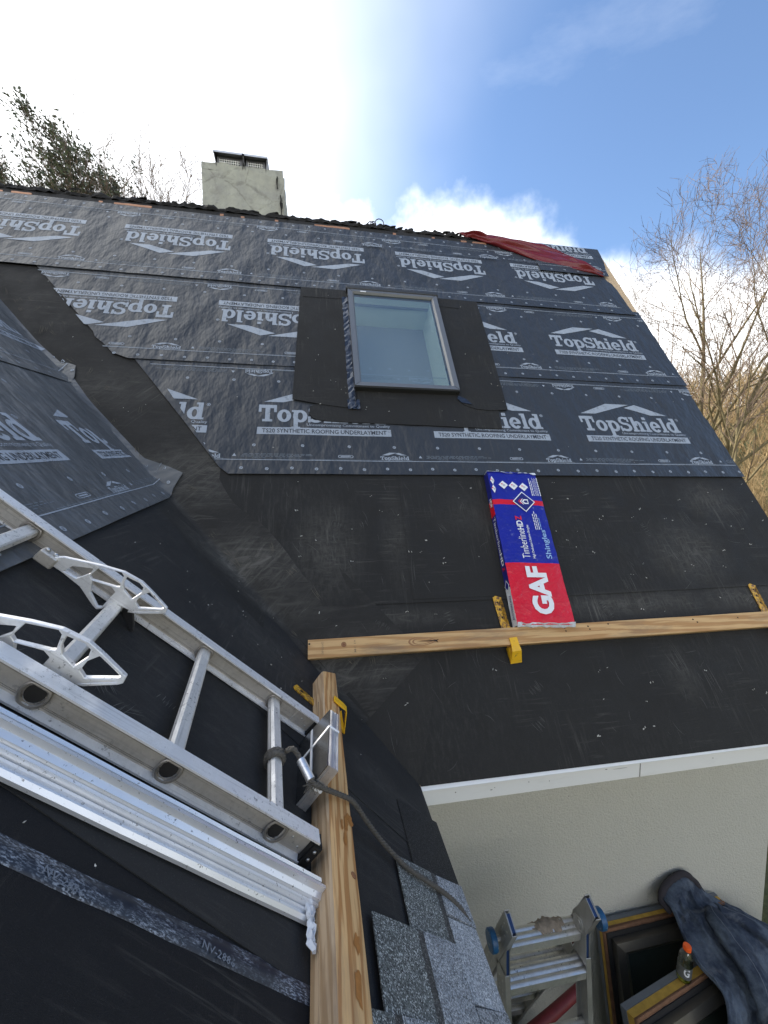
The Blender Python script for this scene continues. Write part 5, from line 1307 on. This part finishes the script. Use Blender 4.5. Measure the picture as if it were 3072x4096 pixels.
# ------------------------------------------------------------------ old skylights leaning on the wall
def old_skylight(label, P, ex, dn, Wd, Ln, layers, seed):
    ex = Vector(ex).normalized(); dn = Vector(dn); dn = (dn-dn.dot(ex)*ex).normalized(); nz_ = ex.cross(-dn)      # points away from the wall
    m = frame(P, ex, -dn, nz_); t = thing('old_skylight', label, 'skylight', m, 'old skylights taken out and leaned on the wall')
    for nme, mat, z0, z1, inset, curl in layers:
        b = MB(); n = 26; wdt = .07
        def ring(i0, z):     # rectangle outline at inset i0
            return [(i0, -i0, z), (Wd-i0, -i0, z), (Wd-i0, -Ln+i0, z), (i0, -Ln+i0, z)]
        if curl:
            rows = []
            for i in range(n+1):
                u = i/n; x = inset+(Wd-2*inset)*u; c = curl*(.4+.6*abs(nz3(u*6, seed)))+curl*.5*nz3(u*15, seed+3)
                rows.append([b.vert(x, -inset+.002, z0), b.vert(x, -inset+.014*nz3(u*5, 2), (z0+z1)/2+.004*nz3(u*20, 5)), b.vert(x, -inset+c*.7, z1+c*.5), b.vert(x, -inset-.012+c*.3, z1+c*.5+.003), b.vert(x, -inset-.03, z0+.004)])
            for r0, r1 in zip(rows, rows[1:]):
                for k in range(4): b.face(r0[k], r0[k+1], r1[k+1], r1[k])
            rows = []
            for i in range(n+1):
                u = i/n; y = -inset-(Ln-2*inset)*u; c = curl*.8*abs(nz3(u*9, seed+8))
                rows.append([b.vert(inset-.002, y, z0), b.vert(inset-c, y, z1), b.vert(inset+.02, y, z1+.002), b.vert(inset+.05, y, z0+.01)])
            for r0, r1 in zip(rows, rows[1:]):
                for k in range(3): b.face(r0[k], r0[k+1], r1[k+1], r1[k])
            o = b.build(nme, M[mat], t, smooth='auto'); md = o.modifiers.new('t', 'SOLIDIFY'); md.thickness = .004
        else:
            A0, A1, B0, B1 = ring(inset, z0), ring(inset, z1), ring(inset+wdt, z0), ring(inset+wdt, z1)
            for k in range(4):
                j = (k+1) % 4
                b.poly([A0[k], A0[j], A1[j], A1[k]]); b.poly([A1[k], A1[j], B1[j], B1[k]]); b.poly([B1[k], B1[j], B0[j], B0[k]]); b.poly([B0[k], B0[j], A0[j], A0[k]])
            b.build(nme, M[mat], t)
    b = MB(); zt = layers[-1][3]; i0 = .040
    frame_ring2(b, (i0, Wd-i0, -Ln+i0, -i0), (i0+.075, Wd-i0-.075, -Ln+i0+.075, -i0-.075), zt+.004, zt+.058, zt+.034)
    b.build('frame', M['bronze'], t)
    b = MB(); b.box(i0+.07, Wd-i0-.07, -Ln+i0+.07, -i0-.07, zt+.016, zt+.022); b.build('pane', M['dark_glass'], t)
    return t
def frame_ring2(b, o, i, z0, z1, zi):
    O = [(o[0], o[2]), (o[1], o[2]), (o[1], o[3]), (o[0], o[3])]; I = [(i[0], i[2]), (i[1], i[2]), (i[1], i[3]), (i[0], i[3])]
    Md = [((a[0]*.45+c[0]*.55), (a[1]*.45+c[1]*.55)) for a, c in zip(O, I)]
    for k in range(4):
        j = (k+1) % 4
        b.poly([(*O[k], z0), (*O[j], z0), (*O[j], z1-.012), (*O[k], z1-.012)]); b.poly([(*O[k], z1-.012), (*O[j], z1-.012), (*Md[j], z1), (*Md[k], z1)])
        b.poly([(*Md[k], z1), (*Md[j], z1), (*I[j], zi), (*I[k], zi)]); b.poly([(*I[k], zi), (*I[j], zi), (*I[j], z0), (*I[k], z0)])
old_skylight('old bronze framed skylight standing flat against the stucco wall behind the other', (1.255, .478, -1.405), (1, -.0, .03), (0, -.22, -1), .86, 1.30,
             [('flashing', 'flash_gray', .000, .026, 0, 0), ('foam_strip', 'foam', .0265, .052, .004, 0), ('felt_strip', 'felt_brown', .0525, .070, .006, .030), ('gap_shade_ring', 'crack', .054, .082, .016, 0)], 3)  # last layer: black ring stands in for shade in the gap under the frame
old_skylight('old bronze framed skylight leaning in front with a drink bottle on its edge', (1.105, .095, -1.405), (.98, .19, .0), (-.03, -.33, -.95), .82, 1.27,
             [('flashing', 'flash_gray', .000, .034, 0, 0), ('foam_strip', 'foam', .0345, .078, .004, 0), ('felt_strip', 'felt_brown', .0785, .088, .003, .020), ('gap_shade_ring', 'crack', .080, .10, .016, 0)], 5)  # the black layer again paints the unlit gap
def bottle():
    m = Matrix.Translation((1.515, .125, -1.392)) @ Matrix.Rotation(R_(4), 4, 'Y'); t = thing('drink_bottle', 'clear plastic drink bottle with orange cap standing on the front old skylight', 'bottle', m)
    b = MB(); b.lathe([(.0001, .002), (.027, .000), (.032, .006), (.033, .03), (.0315, .05), (.033, .06), (.033, .105), (.030, .112), (.033, .12), (.030, .145), (.020, .163), (.0165, .170), (.0165, .178)], None, 28); b.build('bottle_body', M['bottle'], t, smooth=True)
    b = MB(); b.lathe([(.0001, .004), (.029, .004), (.0305, .012), (.0001, .0125)], None, 24); b.build('dregs', M['drink'], t, smooth='auto')
    b = MB(); b.lathe([(.0335, .030), (.0337, .045), (.0325, .050), (.0337, .060), (.0337, .094)], None, 28, False); b.build('bottle_label', M['bottle_label'], t, smooth=True)
    g, f = glyphs('G', (-.55, .048, .25, .092), .03, 3); F = Flat(); F.add(g, f); F.build('label_letter', M['white_ink'], t, lambda x, y, h: Vector((.0340*math.cos(x-R_(112)), .0340*math.sin(x-R_(112)), y)))
    b = MB(); pr = []
    rings = []
    for z, r in ((.170, .0185), (.190, .0185), (.194, .0165)): rings.append([(r*(1+.03*(k % 2))*math.cos(2*math.pi*k/40), r*(1+.03*(k % 2))*math.sin(2*math.pi*k/40), z) for k in range(40)])
    b.loft(rings, True, True); b.build('cap', M['orange'], t, smooth='auto')
bottle()
def jacket():
    J = [[(1.66, 0.44, -1.281), (1.753, 0.46, -1.224), (1.865, 0.47, -1.206), (1.963, 0.47, -1.284), (2.014, 0.47, -1.355), (2.078, 0.47, -1.403)], [(1.668, 0.36, -1.281), (1.741, 0.37, -1.289), (1.828, 0.38, -1.305), (1.954, 0.4, -1.327), (2.114, 0.42, -1.404), (2.254, 0.44, -1.496)], [(1.641, 0.26, -1.322), (1.721, 0.27, -1.295), (1.841, 0.29, -1.297), (2.006, 0.33, -1.376), (2.219, 0.37, -1.476), (2.431, 0.4, -1.584)], [(1.606, 0.14, -1.338), (1.708, 0.16, -1.333), (1.836, 0.18, -1.331), (1.997, 0.22, -1.369), (2.208, 0.28, -1.462), (2.443, 0.33, -1.558)], [(1.626, 0.02, -1.348), (1.718, 0.05, -1.369), (1.834, 0.08, -1.373), (1.995, 0.13, -1.41), (2.204, 0.19, -1.476), (2.439, 0.25, -1.567)], [(1.575, -0.06, -1.371), (1.676, -0.04, -1.405), (1.818, 0.0, -1.446), (1.991, 0.05, -1.495), (2.184, 0.1, -1.544), (2.432, 0.17, -1.626)], [(1.531, -0.1, -1.425), (1.654, -0.08, -1.487), (1.805, -0.05, -1.542), (1.991, 0.0, -1.612), (2.196, 0.05, -1.662), (2.425, 0.1, -1.711)]]
    J.append([tuple(Vector(p)+Vector((-.03, -.05, -.22))) for p in J[-1]]); J.append([tuple(Vector(p)+Vector((-.05, -.07, -.5))) for p in J[-2]])
    J = [[Vector(p) for p in r] for r in J]
    t = thing('work_jacket', 'faded dark blue work jacket draped over the two old skylights by the wall', 'jacket', Matrix.Translation((1.9, .2, -1.5))); inv = Matrix.Translation((-1.9, -.2, 1.5))
    def crv(P, u):
        k = u*(len(P)-1); i = min(int(k), len(P)-2); f = k-i; a, b_, c, d_ = P[max(0, i-1)], P[i], P[i+1], P[min(len(P)-1, i+2)]
        return .5*((2*b_)+(c-a)*f+(2*a-5*b_+4*c-d_)*f*f+(3*b_-a-3*c+d_)*f**3)
    b = MB(); nu, nv = 90, 110; rows = []
    for j in range(nv+1):
        v = j/nv; r = []
        row = [crv([J[k][i] for k in range(len(J))], v) for i in range(6)]
        for i in range(nu+1):
            u = i/nu; p = crv(row, u)
            fo = min(1, v*6+.15); w1 = u*6.5+.55*nz3(u*1.6, v*1.8)+.25*v; w2 = u*14+.8*nz3(u*2.5, v*3, 4)
            f = .034*(1-abs(math.sin(math.pi*w1))**.55)*fo*(.55+.45*nz3(u*3, v*2.5, 9)) + .014*(1-abs(math.sin(math.pi*w2))**.6)*fo*max(0, .3+nz3(u*4, v*4, 2))
            rdg = lambda a_, c_: max(0, 1-abs(noise.noise(Vector((a_, c_, 1.7))))*3.2)
            f += .012*rdg(u*5+v*4, v*7-u*3)*fo+.008*rdg(u*13-v*5, v*9+3)+.004*nz3(u*30, v*26)
            r.append(b.vert(inv @ (p+Vector((-.1, -.62, .78))*f+Vector((0, 0, .012)))))
        rows.append(r)
    for r0, r1 in zip(rows, rows[1:]):
        for i in range(nu): b.face(r0[i], r1[i], r1[i+1], r0[i+1])
    o = b.build('jacket_body', M['denim'], t, smooth=True); md = o.modifiers.new('thick', 'SOLIDIFY'); md.thickness = .007
    for sp, rad in (([(1.93, .33, -1.315), (1.86, .24, -1.262), (1.835, .12, -1.265), (1.83, .00, -1.30), (1.80, -.09, -1.37), (1.76, -.15, -1.52), (1.74, -.17, -1.72)], .054), ([(2.0, .36, -1.35), (2.12, .31, -1.385), (2.21, .22, -1.42), (2.28, .12, -1.48), (2.31, .03, -1.58), (2.30, -.03, -1.75)], .050)):
        N = 70; P2 = [inv @ crv([Vector(p) for p in sp], k/N) for k in range(N+1)]; c = MB(); rings = []
        for k, p in enumerate(P2):
            tg = (P2[min(k+1, N)]-P2[max(k-1, 0)]).normalized(); a = tg.cross(Vector((.1, .3, .9))).normalized(); d_ = a.cross(tg); v = k/N
            rr = rad*(.75+.35*min(1, v*3))*(1-.12*v)
            rings.append([p+a*math.cos(2*math.pi*j/26)*rr*(1+.10*nz3(j*.5, v*7, rad*90)+.16*max(0, 1-abs(nz3(j*.55+v*2.5, v*7, 4))*3.4)+.08*max(0, 1-abs(nz3(j*.4+v*9, v*19, 6))*4))+d_*math.sin(2*math.pi*j/26)*rr*.66*(1+.10*nz3(j*.5, v*9, 5)+.16*max(0, 1-abs(nz3(j*.55+v*2.5, v*7, 4))*3.4)+.08*max(0, 1-abs(nz3(j*.4+v*9, v*19, 6))*4)) for j in range(26)])
        c.loft(rings, True, True); sv = c.build('sleeve', M['denim'], t, smooth=True)
        c = MB(); c.tube([q[6]*1.0 for q in rings[4:]], .0022, 5); c.build('seam', M['seam'], sv)
    path = [Vector(p) for p in ((1.668, .355, -1.300), (1.650, .41, -1.278), (1.705, .445, -1.238), (1.79, .46, -1.205), (1.87, .465, -1.200), (1.945, .455, -1.262), (1.985, .43, -1.330))]
    P2 = [inv @ crv(path, k/30) for k in range(31)]
    c = MB(); c.tube(P2, [.0155+.006*math.sin(k/30*math.pi)+.005*nz3(k*.9, 2) for k in range(31)], 12); c.build('collar', M['collar'], t, smooth=True)
    ctr_ = sum(P2, Vector())/len(P2)+Vector((-.004, -.03, .020)); c = MB(); rows = []
    for p in P2: rows.append([c.vert(p.lerp(ctr_, q/5)+Vector((0, -.012, .014))*math.sin(q/5*math.pi)+Vector((0, 0, .004))*nz3(p.x*60, q*1.3)) for q in range(6)])
    for r0, r1 in zip(rows, rows[1:]):
        for q in range(5): c.face(r0[q], r1[q], r1[q+1], r0[q+1])
    c.build('neck_panel', M['denim'], t, smooth=True)
    edge = [inv @ (crv([J[k][0] for k in range(len(J))], q/40)+Vector((-.004, -.012, .018))) for q in range(2, 38)]
    e = MB(); e.tube(edge, .0075, 8); e.build('front_placket', M['denim'], t, smooth=True)
jacket()

# ------------------------------------------------------------------ trees
def tree(name, label, base, stems, seed, depth, mats, group=None, leafy=0, twig_r=.006, droop=0.0, wind=Vector((0, 0, 0)), sides=5, density=1.0, spread=.55, lr=(.055, .13), clear=.3):
    rnd = random.Random(seed); t = thing(name, label, 'tree', Matrix.Translation(base), group); b = MB(); tw = MB(); lf = MB(); cnt = [0]
    def seg(mb, pts, rad, n):
        rings = []
        for i, p in enumerate(pts):
            d = (pts[min(i+1, len(pts)-1)]-pts[max(0, i-1)]).normalized(); a = d.cross(Vector((.3, .5, .2))); a = a.normalized() if a.length > .01 else Vector((1, 0, 0)); c = a.cross(d)
            rings.append([p+(a*math.cos(2*math.pi*k/n)+c*math.sin(2*math.pi*k/n))*rad[i] for k in range(n)])
        mb.loft(rings, True, False)
    def leaves(p, d):
        for _ in range(leafy):
            q = p+Vector((rnd.gauss(0, .035), rnd.gauss(0, .035), rnd.gauss(0, .03))); dd = (d*.7+Vector((rnd.gauss(0, .6), rnd.gauss(0, .6), rnd.gauss(-.1, .5)))+wind*1.4).normalized(); l = rnd.uniform(*lr); w = l*rnd.uniform(.16, .3)
            s = dd.cross(Vector((rnd.gauss(0, 1), rnd.gauss(0, 1), rnd.gauss(0, 1)))); s = s.normalized()*w if s.length > .01 else Vector((w, 0, 0))
            lf.poly([q, q+dd*l*.5+s, q+dd*l, q+dd*l*.5-s])
    def grow(p, d, length, r, lev):
        n = (11, 6, 4, 3, 3)[min(lev, 4)]; pts = [p]; rad = [r]; q = p; dd = d.copy(); up = (.02, .06, .03, .01, .0)[min(lev, 4)]; wob_ = (.045, .10, .15, .2, .24)[min(lev, 4)]
        for i in range(n):
            dd = (dd+Vector((rnd.gauss(0, wob_), rnd.gauss(0, wob_), rnd.gauss(up-droop*lev*.3, .04)))+wind*.12*lev).normalized(); q = q+dd*length/n; pts.append(q); rad.append(max(twig_r*.5, r*(1-.93*((i+1)/n)**1.15)))
        seg(b if r > .02 else tw, pts, rad, 8 if lev == 0 else (5 if lev == 1 else 3))
        if leafy and lev >= depth-1:
            for k in range(1, n+1): leaves(pts[k], dd)
        if lev >= depth: return
        kids = int((15, 8, 5, 3.4, 2)[min(lev, 4)]*density+rnd.random())
        for k in range(kids):
            f = (clear+(.99-clear)*(k+rnd.random())/kids) if lev == 0 else .15+.84*(k+rnd.random())/kids
            i = min(int(f*n), n-1); o = pts[i].lerp(pts[i+1], f*n-i)
            loc = (pts[i+1]-pts[i]).normalized(); a = loc.cross(Vector((rnd.gauss(0, 1), rnd.gauss(0, 1), rnd.gauss(0, .6)))).normalized()
            nd = (loc*(1-spread*.45)+a*spread*rnd.uniform(.6, 1.25)+Vector((0, 0, .10))).normalized()
            sh = (1.0-.75*f) if lev == 0 else (1-.45*f)
            grow(o, nd, max(.25, length*rnd.uniform(*((.42, .62) if lev == 0 else (.42, .66)))*sh*1.25), max(twig_r, min(rad[i+1]*rnd.uniform(.55, .8), r*(.42 if lev == 0 else .6))), lev+1)
    for off, d, L, r in stems: grow(Vector(off), Vector(d).normalized(), L, r, 0)
    b.build('trunk', mats[0], t, smooth=True)
    if tw.f: tw.build('twigs', mats[1], t, kind='stuff')
    if lf.f: lf.build('crown', M['leaf'], t, kind='stuff')
    return t
G3 = lambda x, y: Vector((x, y, hill(x, y)))
bx, by = 10.9, 8.8
tree('bare_tree', 'tall bare twin stemmed tree with pale bark just beyond the right roof edge', G3(bx, by), [((0, 0, 0), (.075, .02, 1), 11.2, .13), ((.42, .1, 0), (.16, -.02, 1), 11.8, .12)], 21, 4, (M['bark'], M['twig']), 'bare trees right of the house', twig_r=.0055, density=1.0, spread=.70, clear=.26)
tree('bare_tree', 'slanting bare tree leaning across the frame edge in front of the golden brush', G3(9.6, 7.6), [((0, 0, 0), (.50, .10, 1), 8.5, .085)], 5, 4, (M['bark'], M['twig']), 'bare trees right of the house', twig_r=.006, density=.8, spread=.6, clear=.35)
tree('bare_tree', 'thin bare young tree low against the white cloud at the roof rake', G3(12.0, 13.0), [((0, 0, 0), (-.06, 0, 1), 9.0, .08), ((.9, .3, 0), (.10, 0, 1), 8.6, .07), ((2.0, .5, 0), (.02, 0, 1), 8.0, .07)], 12, 4, (M['twig'], M['twig']), 'bare trees right of the house', twig_r=.006, density=.6, spread=.7)
WD = Vector((-.26, 0, .16))
tree('evergreen_tree', 'leafy evergreen tree bending in the wind behind the left ridge', (-9.85, 14, -1), [((0, 0, 0), (.0, 0, 1), 11.9, .20), ((.9, 0, 0), (.08, 0, 1), 11.0, .16)], 31, 4, (M['bark'], M['twig']), 'trees behind the ridge', leafy=2, wind=WD, density=.86, spread=.42, lr=(.07, .15), clear=.5, twig_r=.010)
tree('evergreen_tree', 'dark leafy tree at the left frame edge behind the ridge', (-11.2, 14.5, -1), [((0, 0, 0), (.03, 0, 1), 12.0, .20), ((-.5, 0, 0), (-.1, 0, 1), 11.2, .18)], 44, 4, (M['bark'], M['twig']), 'trees behind the ridge', leafy=2, wind=WD, density=.86, spread=.42, lr=(.07, .15), clear=.5, twig_r=.010)
tree('bare_tree', 'small thinly leaved tree between the evergreen and the chimney', (-8.9, 15.5, -1), [((0, 0, 0), (.02, 0, 1), 13.4, .12), ((.9, 0, 0), (.04, 0, 1), 12.5, .10)], 52, 3, (M['twig'], M['twig']), 'trees behind the ridge', leafy=0, density=1.0, spread=.55, clear=.6, twig_r=.009)
# brush and thin woodland on the hillside: one mass
def woodland():
    import numpy as np
    rnd = random.Random(77); protos = []
    for k in range(7):
        mb = MB(); r2 = random.Random(100+k)
        def st(p, d, L, r, lev):
            q = p; pts = [p]; n = 3; dd = d
            for i in range(n): dd = (dd+Vector((r2.gauss(0, .14), r2.gauss(0, .14), r2.gauss(.05, .08)))).normalized(); q = q+dd*L/n; pts.append(q)
            rings = []
            for i, c in enumerate(pts):
                rr = r*(1-.75*i/n); rings.append([c+Vector((rr, 0, 0)), c+Vector((-rr*.5, rr*.87, 0)), c+Vector((-rr*.5, -rr*.87, 0))])
            mb.loft(rings, True, False)
            if lev < 3:
                for j in range((6, 4, 3)[lev]):
                    f = r2.uniform(.2, 1); i = min(int(f*n), n-1); a = Vector((r2.gauss(0, 1), r2.gauss(0, 1), r2.gauss(.35, .5))).normalized()
                    st(pts[i].lerp(pts[i+1], f*n-i), (dd*.55+a*.8).normalized(), L*r2.uniform(.35, .6), r*.5, lev+1)
        for s in range(r2.choice((1, 2, 3))): st(Vector((r2.uniform(-.25, .25), r2.uniform(-.25, .25), -.2)), Vector((r2.gauss(0, .16), r2.gauss(0, .16), 1)).normalized(), r2.uniform(.55, .8), .012, 0)
        protos.append((np.array(mb.v, dtype=np.float32), np.array(mb.f, dtype=np.int32)))
    V = []; Fc = []; off = 0
    spots = []
    while len(spots) < 620:
        a = R_(rnd.uniform(31, 66)); d = 11+52*rnd.random()**1.15
        if abs(a-R_(44)) > R_(14) and rnd.random() < .4: continue
        spots.append((d*math.sin(a), d*math.cos(a), rnd.uniform(2.0, 4.4)*(1.0+.018*d)*(.6 if d < 18 else 1)))
    while len(spots) < 760:
        a = R_(rnd.uniform(-75, 90)); d = 40+40*rnd.random(); spots.append((d*math.sin(a), d*math.cos(a), rnd.uniform(3, 5.5)))
    for x, y, s in spots:
        v, f = protos[rnd.randrange(7)]; an = rnd.uniform(0, 6.28); c, s_ = math.cos(an), math.sin(an)
        w = np.empty_like(v); k = s*rnd.uniform(.7, 1.0)
        w[:, 0] = x+k*(v[:, 0]*c-v[:, 1]*s_); w[:, 1] = y+k*(v[:, 0]*s_+v[:, 1]*c); w[:, 2] = hill(x, y)+s*v[:, 2]
        V.append(w); Fc.append(f+off); off += len(v)
    V = np.concatenate(V); Fc = np.concatenate(Fc); me = bpy.data.meshes.new('woodland')
    me.vertices.add(len(V)); me.vertices.foreach_set('co', V.ravel()); me.loops.add(Fc.size); me.loops.foreach_set('vertex_index', Fc.ravel()); me.polygons.add(len(Fc)); me.polygons.foreach_set('loop_start', np.arange(0, Fc.size, 4, dtype=np.int32)); me.update(calc_edges=True)
    me.materials.append(M['thicket']); o = bpy.data.objects.new('woodland', me); COL.objects.link(o); o['kind'] = 'stuff'
    print('woodland quads', len(Fc))
woodland()
def grass():
    rnd = random.Random(6); b = MB()
    for i in range(5200):
        x = rnd.uniform(2.7, 6.2); y = rnd.uniform(-.6, 3.6); z = hill(x, y); h = rnd.uniform(.03, .085); a = rnd.uniform(0, 6.28); dx, dy = .004*math.cos(a), .004*math.sin(a); lx, ly = rnd.gauss(0, .025), rnd.gauss(0, .025)
        b.poly([(x-dx, y-dy, z), (x+dx, y+dy, z), (x+lx, y+ly, z+h)])
    b.build('grass', M['grass'], kind='stuff')
grass()
# ------------------------------------------------------------------ loose chips of release film and shavings on the slopes
def chips():
    rnd = random.Random(15); b = MB()
    def chip(m, x, s, l, w, h):
        a = rnd.uniform(0, 3.14); c, q = math.cos(a), math.sin(a); P = [(-l, -w*.4), (-l*.3, -w), (l, -w*.5), (l*.9, w*.6), (0, w), (-l*.8, w*.5)]
        b.poly([m @ Vector((x+p[0]*c-p[1]*q, s+p[0]*q+p[1]*c, h+.002*rnd.random()+.003*(i % 2))) for i, p in enumerate(P)])
    for i in range(120):
        x, s = rnd.uniform(-.55, 2.55), rnd.uniform(.05, 1.55)
        if vx(s)+.02 > x or (.45 < s < .66): continue
        if .55 < x < 1.0 and .6 < s < 1.6: continue
        l = rnd.uniform(.0025, .0075); chip(MF, x, s, l, l*rnd.uniform(.25, .5), .0125)
        if rnd.random() < .55: chip(MF, x+rnd.uniform(.006, .016), s+rnd.uniform(-.008, .008), l*.9, l*.3, .0125)
    for i in range(46):
        x, s = rnd.uniform(-.5, .95), rnd.uniform(2.0, 3.3)
        if -.2 < x < .66 and s > 2.2: continue
        l = rnd.uniform(.003, .006); chip(MF, x, s, l, l*.4, .0296)
    for i in range(70):
        s = rnd.uniform(1.6, 4.3); x = rnd.uniform(vx(s)+.05, 2.4)
        if -.6 < x < 1.0 and s < 3.4: continue
        l = rnd.uniform(.002, .005); chip(MF, x, s, l, l*.4, .0225)
    for i in range(60):
        y, s = rnd.uniform(-1.0, .6), rnd.uniform(.1, 1.6)
        if y > ys*s-.03 or (-.92 < y < -.3 and s > .5) or (s < .47 and y < -.3): continue
        l = rnd.uniform(.0018, .004); chip(LF, y, s, l, l*.4, .0115)
    o = b.build('debris_chips', M['chip'], kind='stuff')
chips()

def scuffs():
    rnd = random.Random(23); Fm = Flat(); Fl = Flat(); Fd = Flat()
    def sliver(F, x, s, ang, l, w, bend=0.0):
        c, q = math.cos(ang), math.sin(ang); n = 4; L = []; R = []
        for i in range(n+1):
            t = i/n-.5; ww = w*(1-(2*t)**2)*.9+w*.1; off = bend*(t*t-.25)*l; px, py = x+l*t*c-off*q, s+l*t*q+off*c
            L.append((px-ww*q, py+ww*c)); R.append((px+ww*q, py-ww*c))
        for i in range(n): F.poly([L[i], L[i+1], R[i+1], R[i]])
    def boot(F, x, s, ang, n, l, gap):
        for i in range(n):
            o = (i-n/2)*gap; sliver(F, x-o*math.sin(ang)+rnd.gauss(0, .004), s+o*math.cos(ang)+rnd.gauss(0, .003), ang+rnd.gauss(0, .08), l*rnd.uniform(.4, 1), rnd.uniform(.0003, .0009), rnd.uniform(-.2, .2))
    ok = lambda x, s: x > vx(s)+.03 and not (.56 < x < .97 and .6 < s < 1.6) and not (s > .51 and s < .64)
    for x, s, a, n, l in ((-.30, 1.24, 1.3, 9, .05), (-.16, 1.24, 1.9, 6, .05), (.30, 1.2, 2.2, 4, .10), (1.62, 1.18, .3, 12, .06), (1.75, 1.0, 1.9, 10, .10), (1.95, 1.25, 1.8, 8, .16), (1.9, .95, 1.95, 12, .14), (1.35, .83, 1.7, 9, .16), (1.45, .40, 1.75, 8, .22), (1.60, .30, 1.7, 6, .16), (.62, .33, 2.1, 10, .06), (.60, .18, 2.2, 8, .06), (1.15, .70, .4, 14, .05), (.85, .70, 2.8, 8, .05), (2.1, .70, .5, 12, .06), (2.3, .72, .8, 9, .07), (-.1, .68, .9, 10, .04), (.25, .70, .2, 9, .05), (2.35, 1.3, 1.9, 9, .12), (2.2, 1.5, 1.8, 7, .10), (.1, .95, 1.6, 3, .22), (.45, 1.35, 1.2, 4, .12), (1.3, 1.45, .3, 5, .07)):
        boot(Fm, x, s, a, n, l, .0075)
    for i in range(120):
        x, s = rnd.uniform(-.6, 2.5), rnd.uniform(.05, 1.55)
        if ok(x, s): sliver(Fm, x, s, rnd.choice((1.6, 1.8, 2.0, .4, rnd.uniform(0, 3.1)))+rnd.gauss(0, .15), rnd.uniform(.02, .12), rnd.uniform(.0003, .0008), rnd.uniform(-.5, .5))
    for i in range(34):                      # dusty drag marks down the valley
        s = rnd.uniform(.5, 3.4); x = vx(s)+rnd.uniform(.02, .33); boot(Fd, x, s, rnd.choice((2.27, 2.3, 1.2, 1.9))+rnd.gauss(0, .15), rnd.randrange(3, 9), rnd.uniform(.03, .12), .006)
    for i in range(26):
        y, s = rnd.uniform(-.75, .5), rnd.uniform(.3, 1.5)
        if y < ys*s-.04 and not (y < -.3 and s < .5): boot(Fl, y, s, rnd.uniform(0, 3.1), rnd.randrange(3, 9), rnd.uniform(.02, .06), .006)
    for i in range(70):
        y, s = rnd.uniform(-.8, .6), rnd.uniform(.2, 1.55)
        if y < ys*s-.04 and not (y < -.3 and s < .5): sliver(Fl, y, s, rnd.uniform(0, 3.1), rnd.uniform(.01, .06), rnd.uniform(.0003, .0007), rnd.uniform(-.5, .5))
    up = lambda h0: (lambda x, y, h: Vector((x, y, h0+h)))
    Fm.build('scuff_marks', M['scuff'], house, up(.0082), kind='stuff', m=HM); Fl.build('scuff_marks', M['scuff'], house, up(.0075), kind='stuff', m=HL)
    Fd.build('dust_marks', M['scuff_brown'], house, up(.0128), kind='stuff', m=HM)
    Fs = Flat()
    for i in range(60):
        u, v = rnd.uniform(-.6, 1.6), rnd.uniform(1.75, 3.3)
        if u < ys*v-.05: boot(Fs, u, v, rnd.choice((.5, .7, 2.6, 1.2))+rnd.gauss(0, .2), rnd.randrange(3, 10), rnd.uniform(.03, .14), .008)
    Fs.build('dust_marks', M['scuff'], house, up(.0235), kind='stuff', m=HL)
M['scuff'] = simple('pale_scuff', (0.105, 0.102, 0.095), 0.9, 0, 0.5, 30)
M['scuff_brown'] = simple('brown_dust_smear', (0.12, 0.105, 0.08), 0.95, 0, 0.5, 30)
scuffs()
